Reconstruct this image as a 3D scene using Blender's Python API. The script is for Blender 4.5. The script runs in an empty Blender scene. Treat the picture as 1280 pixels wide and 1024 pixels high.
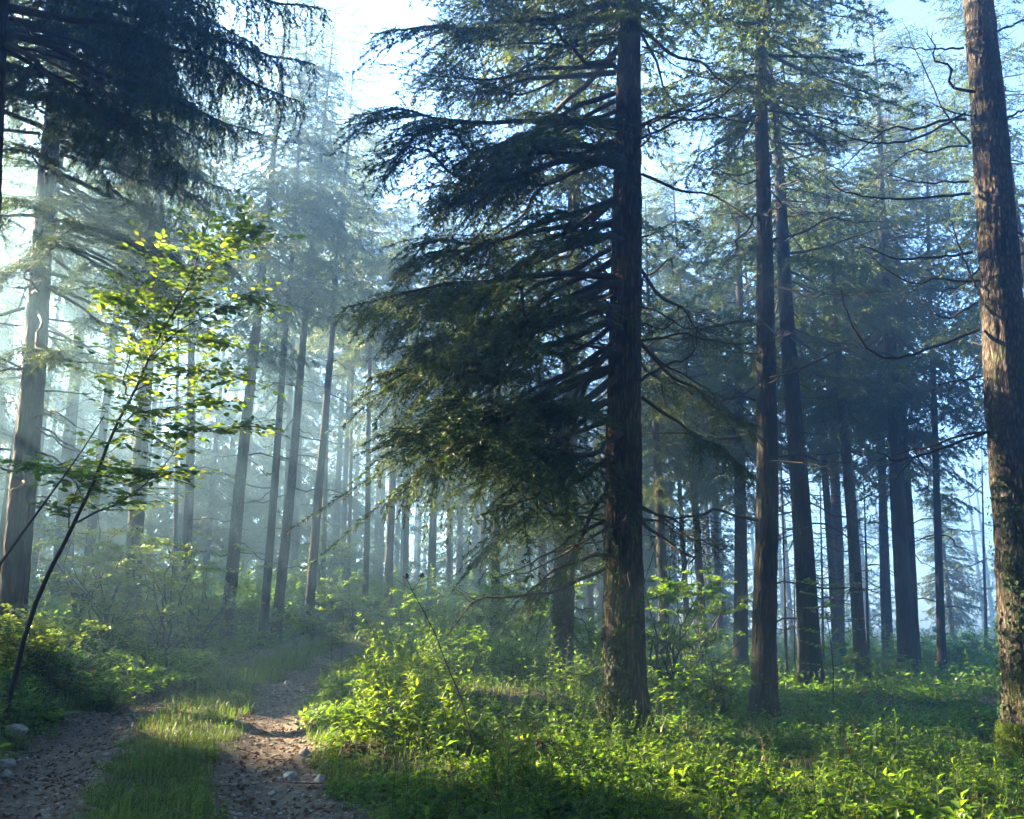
import bpy, math, random
import numpy as np
from mathutils import Vector, Matrix, Euler

R = math.radians
random.seed(7)
rng = np.random.default_rng(11)
sc = bpy.context.scene
col = sc.collection

# ------------------------------------------------------------------ camera
PITCH = R(13.5)
FPX = 1078.0                     # focal length in pixels of the 1280 wide frame
CAMZ = 1.6
cam_d = bpy.data.cameras.new('camera')
cam_d.sensor_width = 36.0
cam_d.lens = 36.0 * FPX / 1280.0
cam_d.clip_end = 1000
cam_d.clip_start = 0.05
cam = bpy.data.objects.new('camera', cam_d)
col.objects.link(cam)
cam.location = (0, 0, CAMZ)
cam.rotation_euler = (R(90) + PITCH, 0, 0)
sc.camera = cam

# ------------------------------------------------------------------ light
SUN_AZ, SUN_EL = R(62), R(25)    # left of the view direction, above the horizon
SUN = Vector((-math.sin(SUN_AZ) * math.cos(SUN_EL), math.cos(SUN_AZ) * math.cos(SUN_EL), math.sin(SUN_EL)))
world = bpy.data.worlds.new('World')
sc.world = world
world.use_nodes = True
wn = world.node_tree.nodes
wl = world.node_tree.links
wn.clear()
sky = wn.new('ShaderNodeTexSky')
sky.sky_type = 'NISHITA'
sky.sun_disc = False
sky.sun_elevation = SUN_EL
sky.sun_rotation = -SUN_AZ
sky.ozone_density = 6.0
sky.dust_density = 0.6
bg = wn.new('ShaderNodeBackground')
bg.inputs['Strength'].default_value = 0.05
wo = wn.new('ShaderNodeOutputWorld')
wl.new(sky.outputs[0], bg.inputs[0])
wl.new(bg.outputs[0], wo.inputs[0])
sun_d = bpy.data.lights.new('sun', 'SUN')
sun_d.energy = 5.0
sun_d.angle = R(0.5)
sun_d.color = (1.0, 0.78, 0.50)
sun = bpy.data.objects.new('sun', sun_d)
col.objects.link(sun)
sun.rotation_euler = SUN.to_track_quat('Z', 'Y').to_euler()
sun.location = (-30, 20, 40)
vs = sc.view_settings
vs.view_transform = 'Standard'
vs.look = 'None'
vs.exposure = 4.75
vs.gamma = 1.0
vs.use_curve_mapping = False
cy = sc.cycles
cy.use_denoising = True
cy.max_bounces = 5
cy.diffuse_bounces = 3
cy.glossy_bounces = 2
cy.transmission_bounces = 4
cy.volume_bounces = 0
cy.use_adaptive_sampling = True
cy.adaptive_threshold = 0.02
cy.sample_clamp_indirect = 6

HAZE_DENSITY = 0.0124
HAZE_COLOR = (0.38, 0.69, 1.0)
HAZE_ANISO = 0.72
TOP = 23.0                       # tallest tree

# ------------------------------------------------------------------ picture -> place
CP, SP = math.cos(PITCH), math.sin(PITCH)


def pix(px, py, depth):
    """The point that is `depth` metres ahead of the camera on the line of sight of a photo pixel."""
    dx, dv = (px - 640) / FPX, (512 - py) / FPX
    d = np.array([dx, CP - dv * SP, SP + dv * CP])
    return np.array([0, 0, CAMZ]) + d * (depth / d[1])


def smooth(a, b, x):
    t = np.clip((np.asarray(x, float) - a) / (b - a), 0, 1)
    return t * t * (3 - 2 * t)


def _hash(ix, iy, seed):
    h = (ix.astype(np.int64) * 374761393 + iy.astype(np.int64) * 668265263 + seed * 974634777) & 0xffffffff
    h = ((h ^ (h >> 13)) * 1274126177) & 0xffffffff
    return ((h ^ (h >> 16)) & 0xffff) / 65535.0


def vnoise(x, y, seed=0, px=None):
    x = np.asarray(x, float); y = np.asarray(y, float)
    ix, iy = np.floor(x).astype(np.int64), np.floor(y).astype(np.int64)
    fx, fy = x - ix, y - iy
    fx = fx * fx * (3 - 2 * fx); fy = fy * fy * (3 - 2 * fy)
    jx = ix + 1
    if px:
        ix = ix % px; jx = jx % px
    a, b = _hash(ix, iy, seed), _hash(jx, iy, seed)
    c, d = _hash(ix, iy + 1, seed), _hash(jx, iy + 1, seed)
    return (a + (b - a) * fx) * (1 - fy) + (c + (d - c) * fx) * fy


PATH_Y = [0, 4, 6.8, 10, 14, 17, 20, 24, 28, 32, 40, 60]
PATH_X = [-1.1, -1.8, -2.65, -3.8, -4.6, -5.0, -5.1, -5.15, -4.6, -3.0, 4, 22]


def path_c(y):
    return np.interp(y, PATH_Y, PATH_X)


def ground_z(x, y):
    x = np.asarray(x, float); y = np.asarray(y, float)
    c = path_c(y)
    w = 1 - smooth(-3.0, 3.0, x)
    z = 0.045 * np.clip(y - 6, 0, 40) * w
    z = z + 0.95 * smooth(1.35, 3.6, c - x) * smooth(4, 11, y) * (1 - smooth(40, 60, y))
    z = z + 0.25 * smooth(1.3, 2.6, x - c) * (1 - smooth(0, 4, x)) * smooth(7, 14, y)
    near = 1 - smooth(1.2, 2.0, np.abs(x - c))
    rut = np.exp(-((np.abs(x - c) - 1.05) / 0.36) ** 2)
    z = z - 0.09 * rut * (1 - smooth(24, 34, y))
    z = z + (vnoise(x * .5, y * .5, 3) - .5) * .22 * (1 - .75 * near) + (vnoise(x * 1.7, y * 1.7, 4) - .5) * .09
    z = z + (vnoise(x * 6, y * 6, 5) - .5) * .03
    z = z - 0.02 * np.clip(y - 26, 0, 30) * smooth(2, 8, x)
    return z


def gz(x, y):
    return float(ground_z(np.array([x]), np.array([y]))[0])


def ground_pix(px, py, dmax=60):
    """Where the line of sight of a photo pixel meets the ground."""
    last = None
    for d in np.arange(3, dmax, .1):
        p = pix(px, py, d)
        if p[2] <= gz(p[0], p[1]):
            return np.array([p[0], p[1], gz(p[0], p[1])])
    return np.array([p[0], p[1], gz(p[0], p[1])])


# ------------------------------------------------------------------ mesh helpers
class Geo:
    def __init__(self):
        self.v, self.f, self.t, self.n = [], [], [], 0

    def add(self, V, F, tint=0.5):
        V = np.asarray(V, float).reshape(-1, 3); F = np.asarray(F, np.int64).reshape(-1, 3)
        if not len(F):
            return
        self.v.append(V); self.f.append(F + self.n)
        self.t.append(np.broadcast_to(np.asarray(tint, float), (len(F),)).copy())
        self.n += len(V)

    def arrays(self):
        if not self.v:
            return np.zeros((0, 3)), np.zeros((0, 3), int), np.zeros(0)
        return np.concatenate(self.v), np.concatenate(self.f), np.concatenate(self.t)

    def mesh(self, name, mat, smooth_shade=False):
        V, F, T = self.arrays()
        me = bpy.data.meshes.new(name)
        me.vertices.add(len(V)); me.vertices.foreach_set('co', V.ravel().astype(np.float32))
        me.loops.add(len(F) * 3); me.loops.foreach_set('vertex_index', F.ravel().astype(np.int32))
        me.polygons.add(len(F))
        me.polygons.foreach_set('loop_start', np.arange(0, len(F) * 3, 3, dtype=np.int32))
        if smooth_shade:
            me.polygons.foreach_set('use_smooth', np.ones(len(F), bool))
        a = me.attributes.new('tint', 'FLOAT', 'FACE')
        a.data.foreach_set('value', T.astype(np.float32))
        me.update(calc_edges=True)
        me.materials.append(mat)
        return me


def unit(v):
    v = np.asarray(v, float)
    return v / np.maximum(np.linalg.norm(v, axis=-1, keepdims=True), 1e-9)


def tube(G, pts, rad, segs=6, tint=.5, cap=True):
    pts = np.asarray(pts, float); n = len(pts)
    rad = np.broadcast_to(np.asarray(rad, float), (n,))
    T = unit(np.gradient(pts, axis=0))
    ref = np.array([0.0, 0, 1]) if abs(T[0, 2]) < .8 else np.array([1.0, 0, 0])
    S = unit(np.cross(T, ref)); U = np.cross(S, T)
    a = np.arange(segs) * 2 * np.pi / segs
    V = pts[:, None, :] + rad[:, None, None] * (S[:, None, :] * np.cos(a)[None, :, None] + U[:, None, :] * np.sin(a)[None, :, None])
    i = np.arange(n - 1)[:, None] * segs; j = np.arange(segs)[None, :]; k = (j + 1) % segs
    A, B, C, D = i + j, i + k, i + segs + k, i + segs + j
    F = np.concatenate([np.stack([A, B, C], -1).reshape(-1, 3), np.stack([A, C, D], -1).reshape(-1, 3)])
    V = V.reshape(-1, 3)
    if cap:
        V = np.concatenate([V, pts[-1:] + T[-1:] * rad[-1]])
        o = (n - 1) * segs
        F = np.concatenate([F, np.stack([o + j[0], o + k[0], np.full(segs, n * segs)], -1)])
    G.add(V, F, tint)


def sticks(G, A, B, r0, r1, tint=.5):
    """Many thin three-sided twigs at once."""
    A = np.asarray(A, float); B = np.asarray(B, float); n = len(A)
    if not n:
        return
    d = unit(B - A)
    s = unit(np.cross(d, np.array([.13, .21, 1.0]))); u = np.cross(s, d)
    r0 = np.broadcast_to(np.asarray(r0, float), (n,)); r1 = np.broadcast_to(np.asarray(r1, float), (n,))
    V = []
    for P, r in ((A, r0), (B, r1)):
        for a in (0.3, 2.39, 4.49):
            V.append(P + r[:, None] * (s * math.cos(a) + u * math.sin(a)))
    V = np.stack(V, 1).reshape(-1, 3)
    o = np.arange(n)[:, None, None] * 6
    f = np.array([[0, 1, 4], [0, 4, 3], [1, 2, 5], [1, 5, 4], [2, 0, 3], [2, 3, 5]])[None]
    G.add(V, (o + f).reshape(-1, 3), np.repeat(np.broadcast_to(tint, (n,)), 6))


def needles(G, A, B, spacing, nl, nw, r, flat=.55, tint=.5, tvar=.35):
    A = np.asarray(A, float); B = np.asarray(B, float)
    if not len(A):
        return
    d = B - A; ln = np.linalg.norm(d, axis=1); d = d / np.maximum(ln, 1e-6)[:, None]
    cnt = np.maximum(1, np.round(ln / spacing).astype(int))
    idx = np.repeat(np.arange(len(A)), cnt); n = len(idx)
    t = r.random(n)
    P = A[idx] + d[idx] * (ln[idx] * t)[:, None]
    dd = d[idx]
    s = unit(np.cross(dd, np.array([.05, .03, 1.0]))); u = np.cross(s, dd)
    ph = r.random(n) * 2 * np.pi
    perp = s * np.cos(ph)[:, None] + u * (np.sin(ph) * flat)[:, None]
    D = unit(dd * (0.55 + .3 * r.random(n))[:, None] + perp)
    wv = unit(np.cross(D, r.normal(size=(n, 3))))
    L = nl * (0.7 + .5 * r.random(n)); W = nw * (0.7 + .6 * r.random(n))
    V = np.stack([P - wv * (W / 2)[:, None], P + wv * (W / 2)[:, None], P + D * L[:, None]], 1).reshape(-1, 3)
    base = np.broadcast_to(np.asarray(tint, float), (len(A),))[idx]
    G.add(V, np.arange(n * 3).reshape(-1, 3), np.clip(base + (r.random(n) - .5) * tvar, 0, 1))


def leaves(G, P, D, U, L, W, tint, fold=.18, droop=.18):
    n = len(P)
    if not n:
        return
    P = np.asarray(P, float); D = unit(D)
    S = unit(np.cross(D, U)); N = np.cross(S, D)
    L = np.broadcast_to(np.asarray(L, float), (n,))[:, None]; W = np.broadcast_to(np.asarray(W, float), (n,))[:, None]
    m = P + D * (.5 * L) - N * (fold * W * .6)
    l = P + D * (.42 * L) + S * (W / 2) + N * (fold * W)
    q = P + D * (.42 * L) - S * (W / 2) + N * (fold * W)
    tip = P + D * L - N * (droop * L)
    V = np.stack([P, l, q, m, tip], 1).reshape(-1, 3)
    f = np.array([[0, 3, 1], [0, 2, 3], [1, 3, 4], [3, 2, 4]])[None]
    G.add(V, (np.arange(n)[:, None, None] * 5 + f).reshape(-1, 3), np.repeat(np.broadcast_to(tint, (n,)), 4))


def blades(G, P, h, az, bend, w, tint):
    """Grass blades: three triangles each."""
    n = len(P)
    if not n:
        return
    o = np.stack([np.cos(az), np.sin(az), np.zeros(n)], 1); s = np.stack([-np.sin(az), np.cos(az), np.zeros(n)], 1)
    h = h[:, None]; b = bend[:, None]; w = np.broadcast_to(np.asarray(w, float), (n,))[:, None]
    up = np.array([0, 0, 1.0])
    a0 = P - s * w * .5; a1 = P + s * w * .5
    m = P + up * h * .6 + o * h * b * .3
    m0 = m - s * w * .42; m1 = m + s * w * .42
    tip = P + up * h * (1 - .45 * b) + o * h * b
    V = np.stack([a0, a1, m0, m1, tip], 1).reshape(-1, 3)
    f = np.array([[0, 1, 3], [0, 3, 2], [2, 3, 4]])[None]
    G.add(V, (np.arange(n)[:, None, None] * 5 + f).reshape(-1, 3), np.repeat(np.broadcast_to(tint, (n,)), 3))


def azel(az, el):
    return np.stack([np.cos(az) * np.cos(el), np.sin(az) * np.cos(el), np.sin(el)], -1)


def link(name, me, parent=None, loc=None, rot=None, scale=None, label=None, cat=None, group=None, kind=None):
    o = bpy.data.objects.new(name, me)
    col.objects.link(o)
    if parent is not None:
        o.parent = parent
    if loc is not None:
        o.location = [float(q) for q in loc]
    if rot is not None:
        o.rotation_euler = rot
    if scale is not None:
        o.scale = (scale,) * 3 if np.isscalar(scale) else scale
    if label:
        o['label'] = label
    if cat:
        o['category'] = cat
    if group:
        o['group'] = group
    if kind:
        o['kind'] = kind
    return o


# ------------------------------------------------------------------ materials
def new_mat(name):
    m = bpy.data.materials.new(name)
    m.use_nodes = True
    m.node_tree.nodes.clear()
    return m, m.node_tree.nodes, m.node_tree.links


def ramp(n, pts):
    r_ = n.new('ShaderNodeValToRGB')
    e = r_.color_ramp.elements
    while len(e) < len(pts):
        e.new(.5)
    for q, (p, c) in zip(e, pts):
        q.position = p; q.color = (*c, 1)
    return r_


def leaf_mat(name, cols, trans_cols, tmix=.45, rough=.5, spec=.3, noise_scale=0):
    m, n, l = new_mat(name)
    at = n.new('ShaderNodeAttribute'); at.attribute_name = 'tint'
    oi = n.new('ShaderNodeObjectInfo')
    ad = n.new('ShaderNodeMath'); ad.operation = 'MULTIPLY_ADD'
    l.new(oi.outputs['Random'], ad.inputs[0]); ad.inputs[1].default_value = .16; l.new(at.outputs['Fac'], ad.inputs[2])
    sb = n.new('ShaderNodeMath'); sb.operation = 'SUBTRACT'; l.new(ad.outputs[0], sb.inputs[0]); sb.inputs[1].default_value = .08
    k = len(cols) - 1
    c1 = ramp(n, [(i / k, c) for i, c in enumerate(cols)]); c2 = ramp(n, [(i / k, c) for i, c in enumerate(trans_cols)])
    l.new(sb.outputs[0], c1.inputs[0]); l.new(sb.outputs[0], c2.inputs[0])
    p = n.new('ShaderNodeBsdfPrincipled')
    p.inputs['Roughness'].default_value = rough
    p.inputs['Specular IOR Level'].default_value = spec
    l.new(c1.outputs[0], p.inputs['Base Color'])
    t = n.new('ShaderNodeBsdfTranslucent'); l.new(c2.outputs[0], t.inputs[0])
    mx = n.new('ShaderNodeMixShader'); mx.inputs[0].default_value = tmix
    l.new(p.outputs[0], mx.inputs[1]); l.new(t.outputs[0], mx.inputs[2])
    o = n.new('ShaderNodeOutputMaterial'); l.new(mx.outputs[0], o.inputs[0])
    return m


def bark_mat(name, dark, mid, light, moss=(.05, .075, .012), moss_amt=.35, sx=14, sz=2.2, bump=.6):
    m, n, l = new_mat(name)
    tc = n.new('ShaderNodeTexCoord'); mp = n.new('ShaderNodeMapping')
    mp.inputs['Scale'].default_value = (sx, sx, sz)
    l.new(tc.outputs['Object'], mp.inputs[0])
    vo = n.new('ShaderNodeTexVoronoi'); vo.feature = 'DISTANCE_TO_EDGE'; vo.inputs['Scale'].default_value = 1.0
    no = n.new('ShaderNodeTexNoise'); no.inputs['Scale'].default_value = 1.3; no.inputs['Detail'].default_value = 8
    no.inputs['Roughness'].default_value = .65
    # warp the plates a little
    mixv = n.new('ShaderNodeVectorMath'); mixv.operation = 'MULTIPLY_ADD'
    l.new(no.outputs['Color'], mixv.inputs[0]); mixv.inputs[1].default_value = (.9, .9, .9); l.new(mp.outputs[0], mixv.inputs[2])
    l.new(mp.outputs[0], no.inputs['Vector']); l.new(mixv.outputs[0], vo.inputs['Vector'])
    vr = ramp(n, [(0, (0, 0, 0)), (.32, (1, 1, 1))]); l.new(vo.outputs['Distance'], vr.inputs[0])
    hm = n.new('ShaderNodeMath'); hm.operation = 'MULTIPLY'; l.new(vr.outputs[0], hm.inputs[0]); l.new(no.outputs['Fac'], hm.inputs[1])
    c = ramp(n, [(.05, dark), (.35, mid), (.62, light)]); l.new(hm.outputs[0], c.inputs[0])
    # patches of lichen and moss
    pn = n.new('ShaderNodeTexNoise'); pn.inputs['Scale'].default_value = 3.2; pn.inputs['Detail'].default_value = 7
    pn.inputs['Roughness'].default_value = .7
    l.new(tc.outputs['Object'], pn.inputs['Vector'])
    pr = ramp(n, [(.5, (0, 0, 0)), (.68, (1, 1, 1))]); l.new(pn.outputs['Fac'], pr.inputs[0])
    pm = n.new('ShaderNodeMath'); pm.operation = 'MULTIPLY'; l.new(pr.outputs[0], pm.inputs[0]); pm.inputs[1].default_value = moss_amt
    mc = n.new('ShaderNodeMix'); mc.data_type = 'RGBA'
    l.new(pm.outputs[0], mc.inputs['Factor']); l.new(c.outputs[0], mc.inputs['A']); mc.inputs['B'].default_value = (*moss, 1)
    big = n.new('ShaderNodeTexNoise'); big.inputs['Scale'].default_value = 1.6; big.inputs['Detail'].default_value = 4
    bmp = n.new('ShaderNodeMapping'); bmp.inputs['Scale'].default_value = (3.5, 3.5, .8)
    l.new(tc.outputs['Object'], bmp.inputs[0]); l.new(bmp.outputs[0], big.inputs['Vector'])
    br = ramp(n, [(.32, (.45, .42, .40)), (.5, (.9, .9, .9)), (.68, (1.35, 1.3, 1.25))]); l.new(big.outputs['Fac'], br.inputs[0])
    mb = n.new('ShaderNodeMix'); mb.data_type = 'RGBA'; mb.blend_type = 'MULTIPLY'; mb.inputs['Factor'].default_value = 1.0
    l.new(mc.outputs['Result'], mb.inputs['A']); l.new(br.outputs[0], mb.inputs['B'])
    p = n.new('ShaderNodeBsdfPrincipled'); p.inputs['Roughness'].default_value = .9
    p.inputs['Specular IOR Level'].default_value = .2
    l.new(mb.outputs['Result'], p.inputs['Base Color'])
    b = n.new('ShaderNodeBump'); b.inputs['Strength'].default_value = bump; b.inputs['Distance'].default_value = .03
    l.new(hm.outputs[0], b.inputs['Height']); l.new(b.outputs[0], p.inputs['Normal'])
    o = n.new('ShaderNodeOutputMaterial'); l.new(p.outputs[0], o.inputs[0])
    return m


def plain_mat(name, c0, c1, scale=8, rough=.85, bump=.3):
    m, n, l = new_mat(name)
    tc = n.new('ShaderNodeTexCoord')
    no = n.new('ShaderNodeTexNoise'); no.inputs['Scale'].default_value = scale; no.inputs['Detail'].default_value = 6
    no.inputs['Roughness'].default_value = .65
    l.new(tc.outputs['Object'], no.inputs['Vector'])
    c = ramp(n, [(.3, c0), (.7, c1)]); l.new(no.outputs['Fac'], c.inputs[0])
    p = n.new('ShaderNodeBsdfPrincipled'); p.inputs['Roughness'].default_value = rough
    p.inputs['Specular IOR Level'].default_value = .25
    l.new(c.outputs[0], p.inputs['Base Color'])
    b = n.new('ShaderNodeBump'); b.inputs['Strength'].default_value = bump; b.inputs['Distance'].default_value = .02
    l.new(no.outputs['Fac'], b.inputs['Height']); l.new(b.outputs[0], p.inputs['Normal'])
    o = n.new('ShaderNodeOutputMaterial'); l.new(p.outputs[0], o.inputs[0])
    return m


def ground_mat():
    m, n, l = new_mat('forest_floor')
    tc = n.new('ShaderNodeTexCoord')
    at = n.new('ShaderNodeAttribute'); at.attribute_name = 'track'

    def noise(s, d=6, r_=.65):
        q = n.new('ShaderNodeTexNoise'); q.inputs['Scale'].default_value = s; q.inputs['Detail'].default_value = d
        q.inputs['Roughness'].default_value = r_
        l.new(tc.outputs['Object'], q.inputs['Vector'])
        return q
    n1, n2, n3 = noise(1.3), noise(9), noise(45, 4)
    soil = ramp(n, [(.25, (.012, .010, .006)), (.45, (.030, .024, .010)), (.58, (.028, .040, .010)), (.75, (.050, .036, .016))])
    l.new(n2.outputs['Fac'], soil.inputs[0])
    peb = n.new('ShaderNodeTexVoronoi'); peb.inputs['Scale'].default_value = 22
    l.new(tc.outputs['Object'], peb.inputs['Vector'])
    grav = ramp(n, [(.25, (.036, .026, .018)), (.5, (.10, .077, .058)), (.68, (.18, .148, .12)), (.8, (.30, .265, .23))])
    mixg = n.new('ShaderNodeMath'); mixg.operation = 'MULTIPLY_ADD'
    l.new(peb.outputs['Color'], mixg.inputs[0]); mixg.inputs[1].default_value = .35; 
    hv = n.new('ShaderNodeMath'); hv.operation = 'MULTIPLY'; l.new(n3.outputs['Fac'], hv.inputs[0]); hv.inputs[1].default_value = .65
    l.new(hv.outputs[0], mixg.inputs[2]); l.new(mixg.outputs[0], grav.inputs[0])
    # the edge of the track is ragged
    ed = n.new('ShaderNodeMath'); ed.operation = 'MULTIPLY_ADD'
    l.new(n2.outputs['Fac'], ed.inputs[0]); ed.inputs[1].default_value = .9; l.new(at.outputs['Fac'], ed.inputs[2])
    er = ramp(n, [(.72, (0, 0, 0)), (.95, (1, 1, 1))]); l.new(ed.outputs[0], er.inputs[0])
    mc = n.new('ShaderNodeMix'); mc.data_type = 'RGBA'
    l.new(er.outputs[0], mc.inputs['Factor']); l.new(soil.outputs[0], mc.inputs['A']); l.new(grav.outputs[0], mc.inputs['B'])
    p = n.new('ShaderNodeBsdfPrincipled'); p.inputs['Roughness'].default_value = .92; p.inputs['Specular IOR Level'].default_value = .2
    l.new(mc.outputs['Result'], p.inputs['Base Color'])
    b = n.new('ShaderNodeBump'); b.inputs['Strength'].default_value = .9; b.inputs['Distance'].default_value = .03
    l.new(mixg.outputs[0], b.inputs['Height']); l.new(b.outputs[0], p.inputs['Normal'])
    o = n.new('ShaderNodeOutputMaterial'); l.new(p.outputs[0], o.inputs[0])
    return m


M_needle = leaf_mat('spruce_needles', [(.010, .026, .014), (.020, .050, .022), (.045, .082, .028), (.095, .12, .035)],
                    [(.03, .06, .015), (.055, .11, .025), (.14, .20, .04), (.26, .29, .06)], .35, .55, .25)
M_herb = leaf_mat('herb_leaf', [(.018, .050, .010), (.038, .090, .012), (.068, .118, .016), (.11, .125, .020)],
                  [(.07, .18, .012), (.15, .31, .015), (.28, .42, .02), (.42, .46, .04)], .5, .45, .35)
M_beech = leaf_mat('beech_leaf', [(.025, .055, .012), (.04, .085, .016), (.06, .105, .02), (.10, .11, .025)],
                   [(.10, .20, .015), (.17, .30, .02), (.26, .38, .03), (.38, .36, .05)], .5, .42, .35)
M_grass = leaf_mat('grass_blade', [(.020, .055, .012), (.035, .085, .016), (.065, .105, .024), (.14, .12, .05)],
                   [(.06, .15, .02), (.11, .23, .02), (.20, .30, .03), (.32, .28, .10)], .45, .45, .3)
M_litter = leaf_mat('fallen_leaf', [(.05, .026, .014), (.10, .048, .022), (.16, .075, .032), (.20, .13, .06)],
                    [(.06, .03, .015), (.10, .05, .02), (.14, .06, .02), (.18, .10, .04)], .2, .7, .2)
M_red = leaf_mat('red_leaf', [(.09, .025, .012), (.15, .04, .015), (.20, .07, .02), (.16, .10, .03)],
                 [(.25, .05, .02), (.35, .09, .02), (.42, .14, .03), (.34, .22, .04)], .45, .5, .3)
M_ivy = leaf_mat('ivy_leaf', [(.010, .026, .008), (.018, .042, .012), (.030, .060, .016), (.06, .09, .03)],
                 [(.03, .07, .01), (.05, .12, .01), (.10, .17, .02), (.16, .2, .04)], .3, .6, .15)
M_moss = leaf_mat('moss', [(.035, .06, .006), (.06, .10, .008), (.10, .14, .012), (.14, .16, .02)],
                  [(.10, .16, .01), (.15, .22, .01), (.22, .28, .02), (.26, .28, .03)], .3, .8, .1)
M_dry = leaf_mat('dry_stalk', [(.10, .075, .04), (.15, .11, .06), (.20, .15, .08), (.24, .18, .10)],
                 [(.12, .09, .04), (.15, .11, .06), (.2, .15, .08), (.22, .16, .08)], .2, .7, .2)
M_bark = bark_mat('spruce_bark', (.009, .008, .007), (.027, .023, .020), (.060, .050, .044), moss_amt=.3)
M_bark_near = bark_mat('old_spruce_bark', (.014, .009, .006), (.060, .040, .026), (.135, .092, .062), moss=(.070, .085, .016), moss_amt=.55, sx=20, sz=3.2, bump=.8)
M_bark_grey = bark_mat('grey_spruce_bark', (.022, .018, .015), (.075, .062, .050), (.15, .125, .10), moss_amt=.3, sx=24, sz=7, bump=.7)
M_twig = plain_mat('dead_wood', (.020, .015, .012), (.055, .042, .034), 20)
M_pale = plain_mat('pale_dead_wood', (.09, .075, .06), (.21, .18, .15), 30)
M_limb = plain_mat('limb_bark', (.018, .014, .011), (.050, .038, .030), 25)
M_sap = plain_mat('sapling_bark', (.014, .012, .010), (.038, .032, .026), 20)
M_stem = plain_mat('green_stem', (.03, .05, .015), (.06, .08, .025), 30)
M_stone = plain_mat('limestone', (.16, .15, .135), (.36, .34, .31), 14, .85, .6)
M_ground = ground_mat()

# ------------------------------------------------------------------ ground
def axis_steps(lo, a, b, hi, step):
    mid = np.arange(a, b + step * .5, step)
    k = np.arange(1, 15)
    g = (k / 14.0) ** 2.2
    return np.concatenate([(a - (a - lo) * g)[::-1], mid, b + (hi - b) * g])


gx = axis_steps(-150, -16, 14, 150, .13)
gy = axis_steps(-40, 4, 34, 170, .13)
X, Y = np.meshgrid(gx, gy)
Z = ground_z(X, Y)
nx, ny = len(gx), len(gy)
ii = (np.arange(ny - 1)[:, None] * nx + np.arange(nx - 1)[None, :])
F = np.concatenate([np.stack([ii, ii + 1, ii + nx + 1], -1).reshape(-1, 3), np.stack([ii, ii + nx + 1, ii + nx], -1).reshape(-1, 3)])
G = Geo(); G.add(np.stack([X, Y, Z], -1), F)
gm = G.mesh('ground', M_ground, True)


def track_mask(x, y):
    d = np.abs(np.abs(x - path_c(y)) - 1.05)
    w = .42 + .34 * (vnoise(x * .9, y * .9, 21) - .4) + .30 * (vnoise(x * 3.3, y * 3.3, 22) - .5) + .12 * (1 - smooth(6, 10, y))
    t = 1 - smooth(w * .65, w * 1.35, d)
    return t * (1 - smooth(26, 34, y))


ta = gm.attributes.new('track', 'FLOAT', 'POINT')
ta.data.foreach_set('value', track_mask(X, Y).ravel().astype(np.float32))
link('ground', gm, kind='structure')

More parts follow.
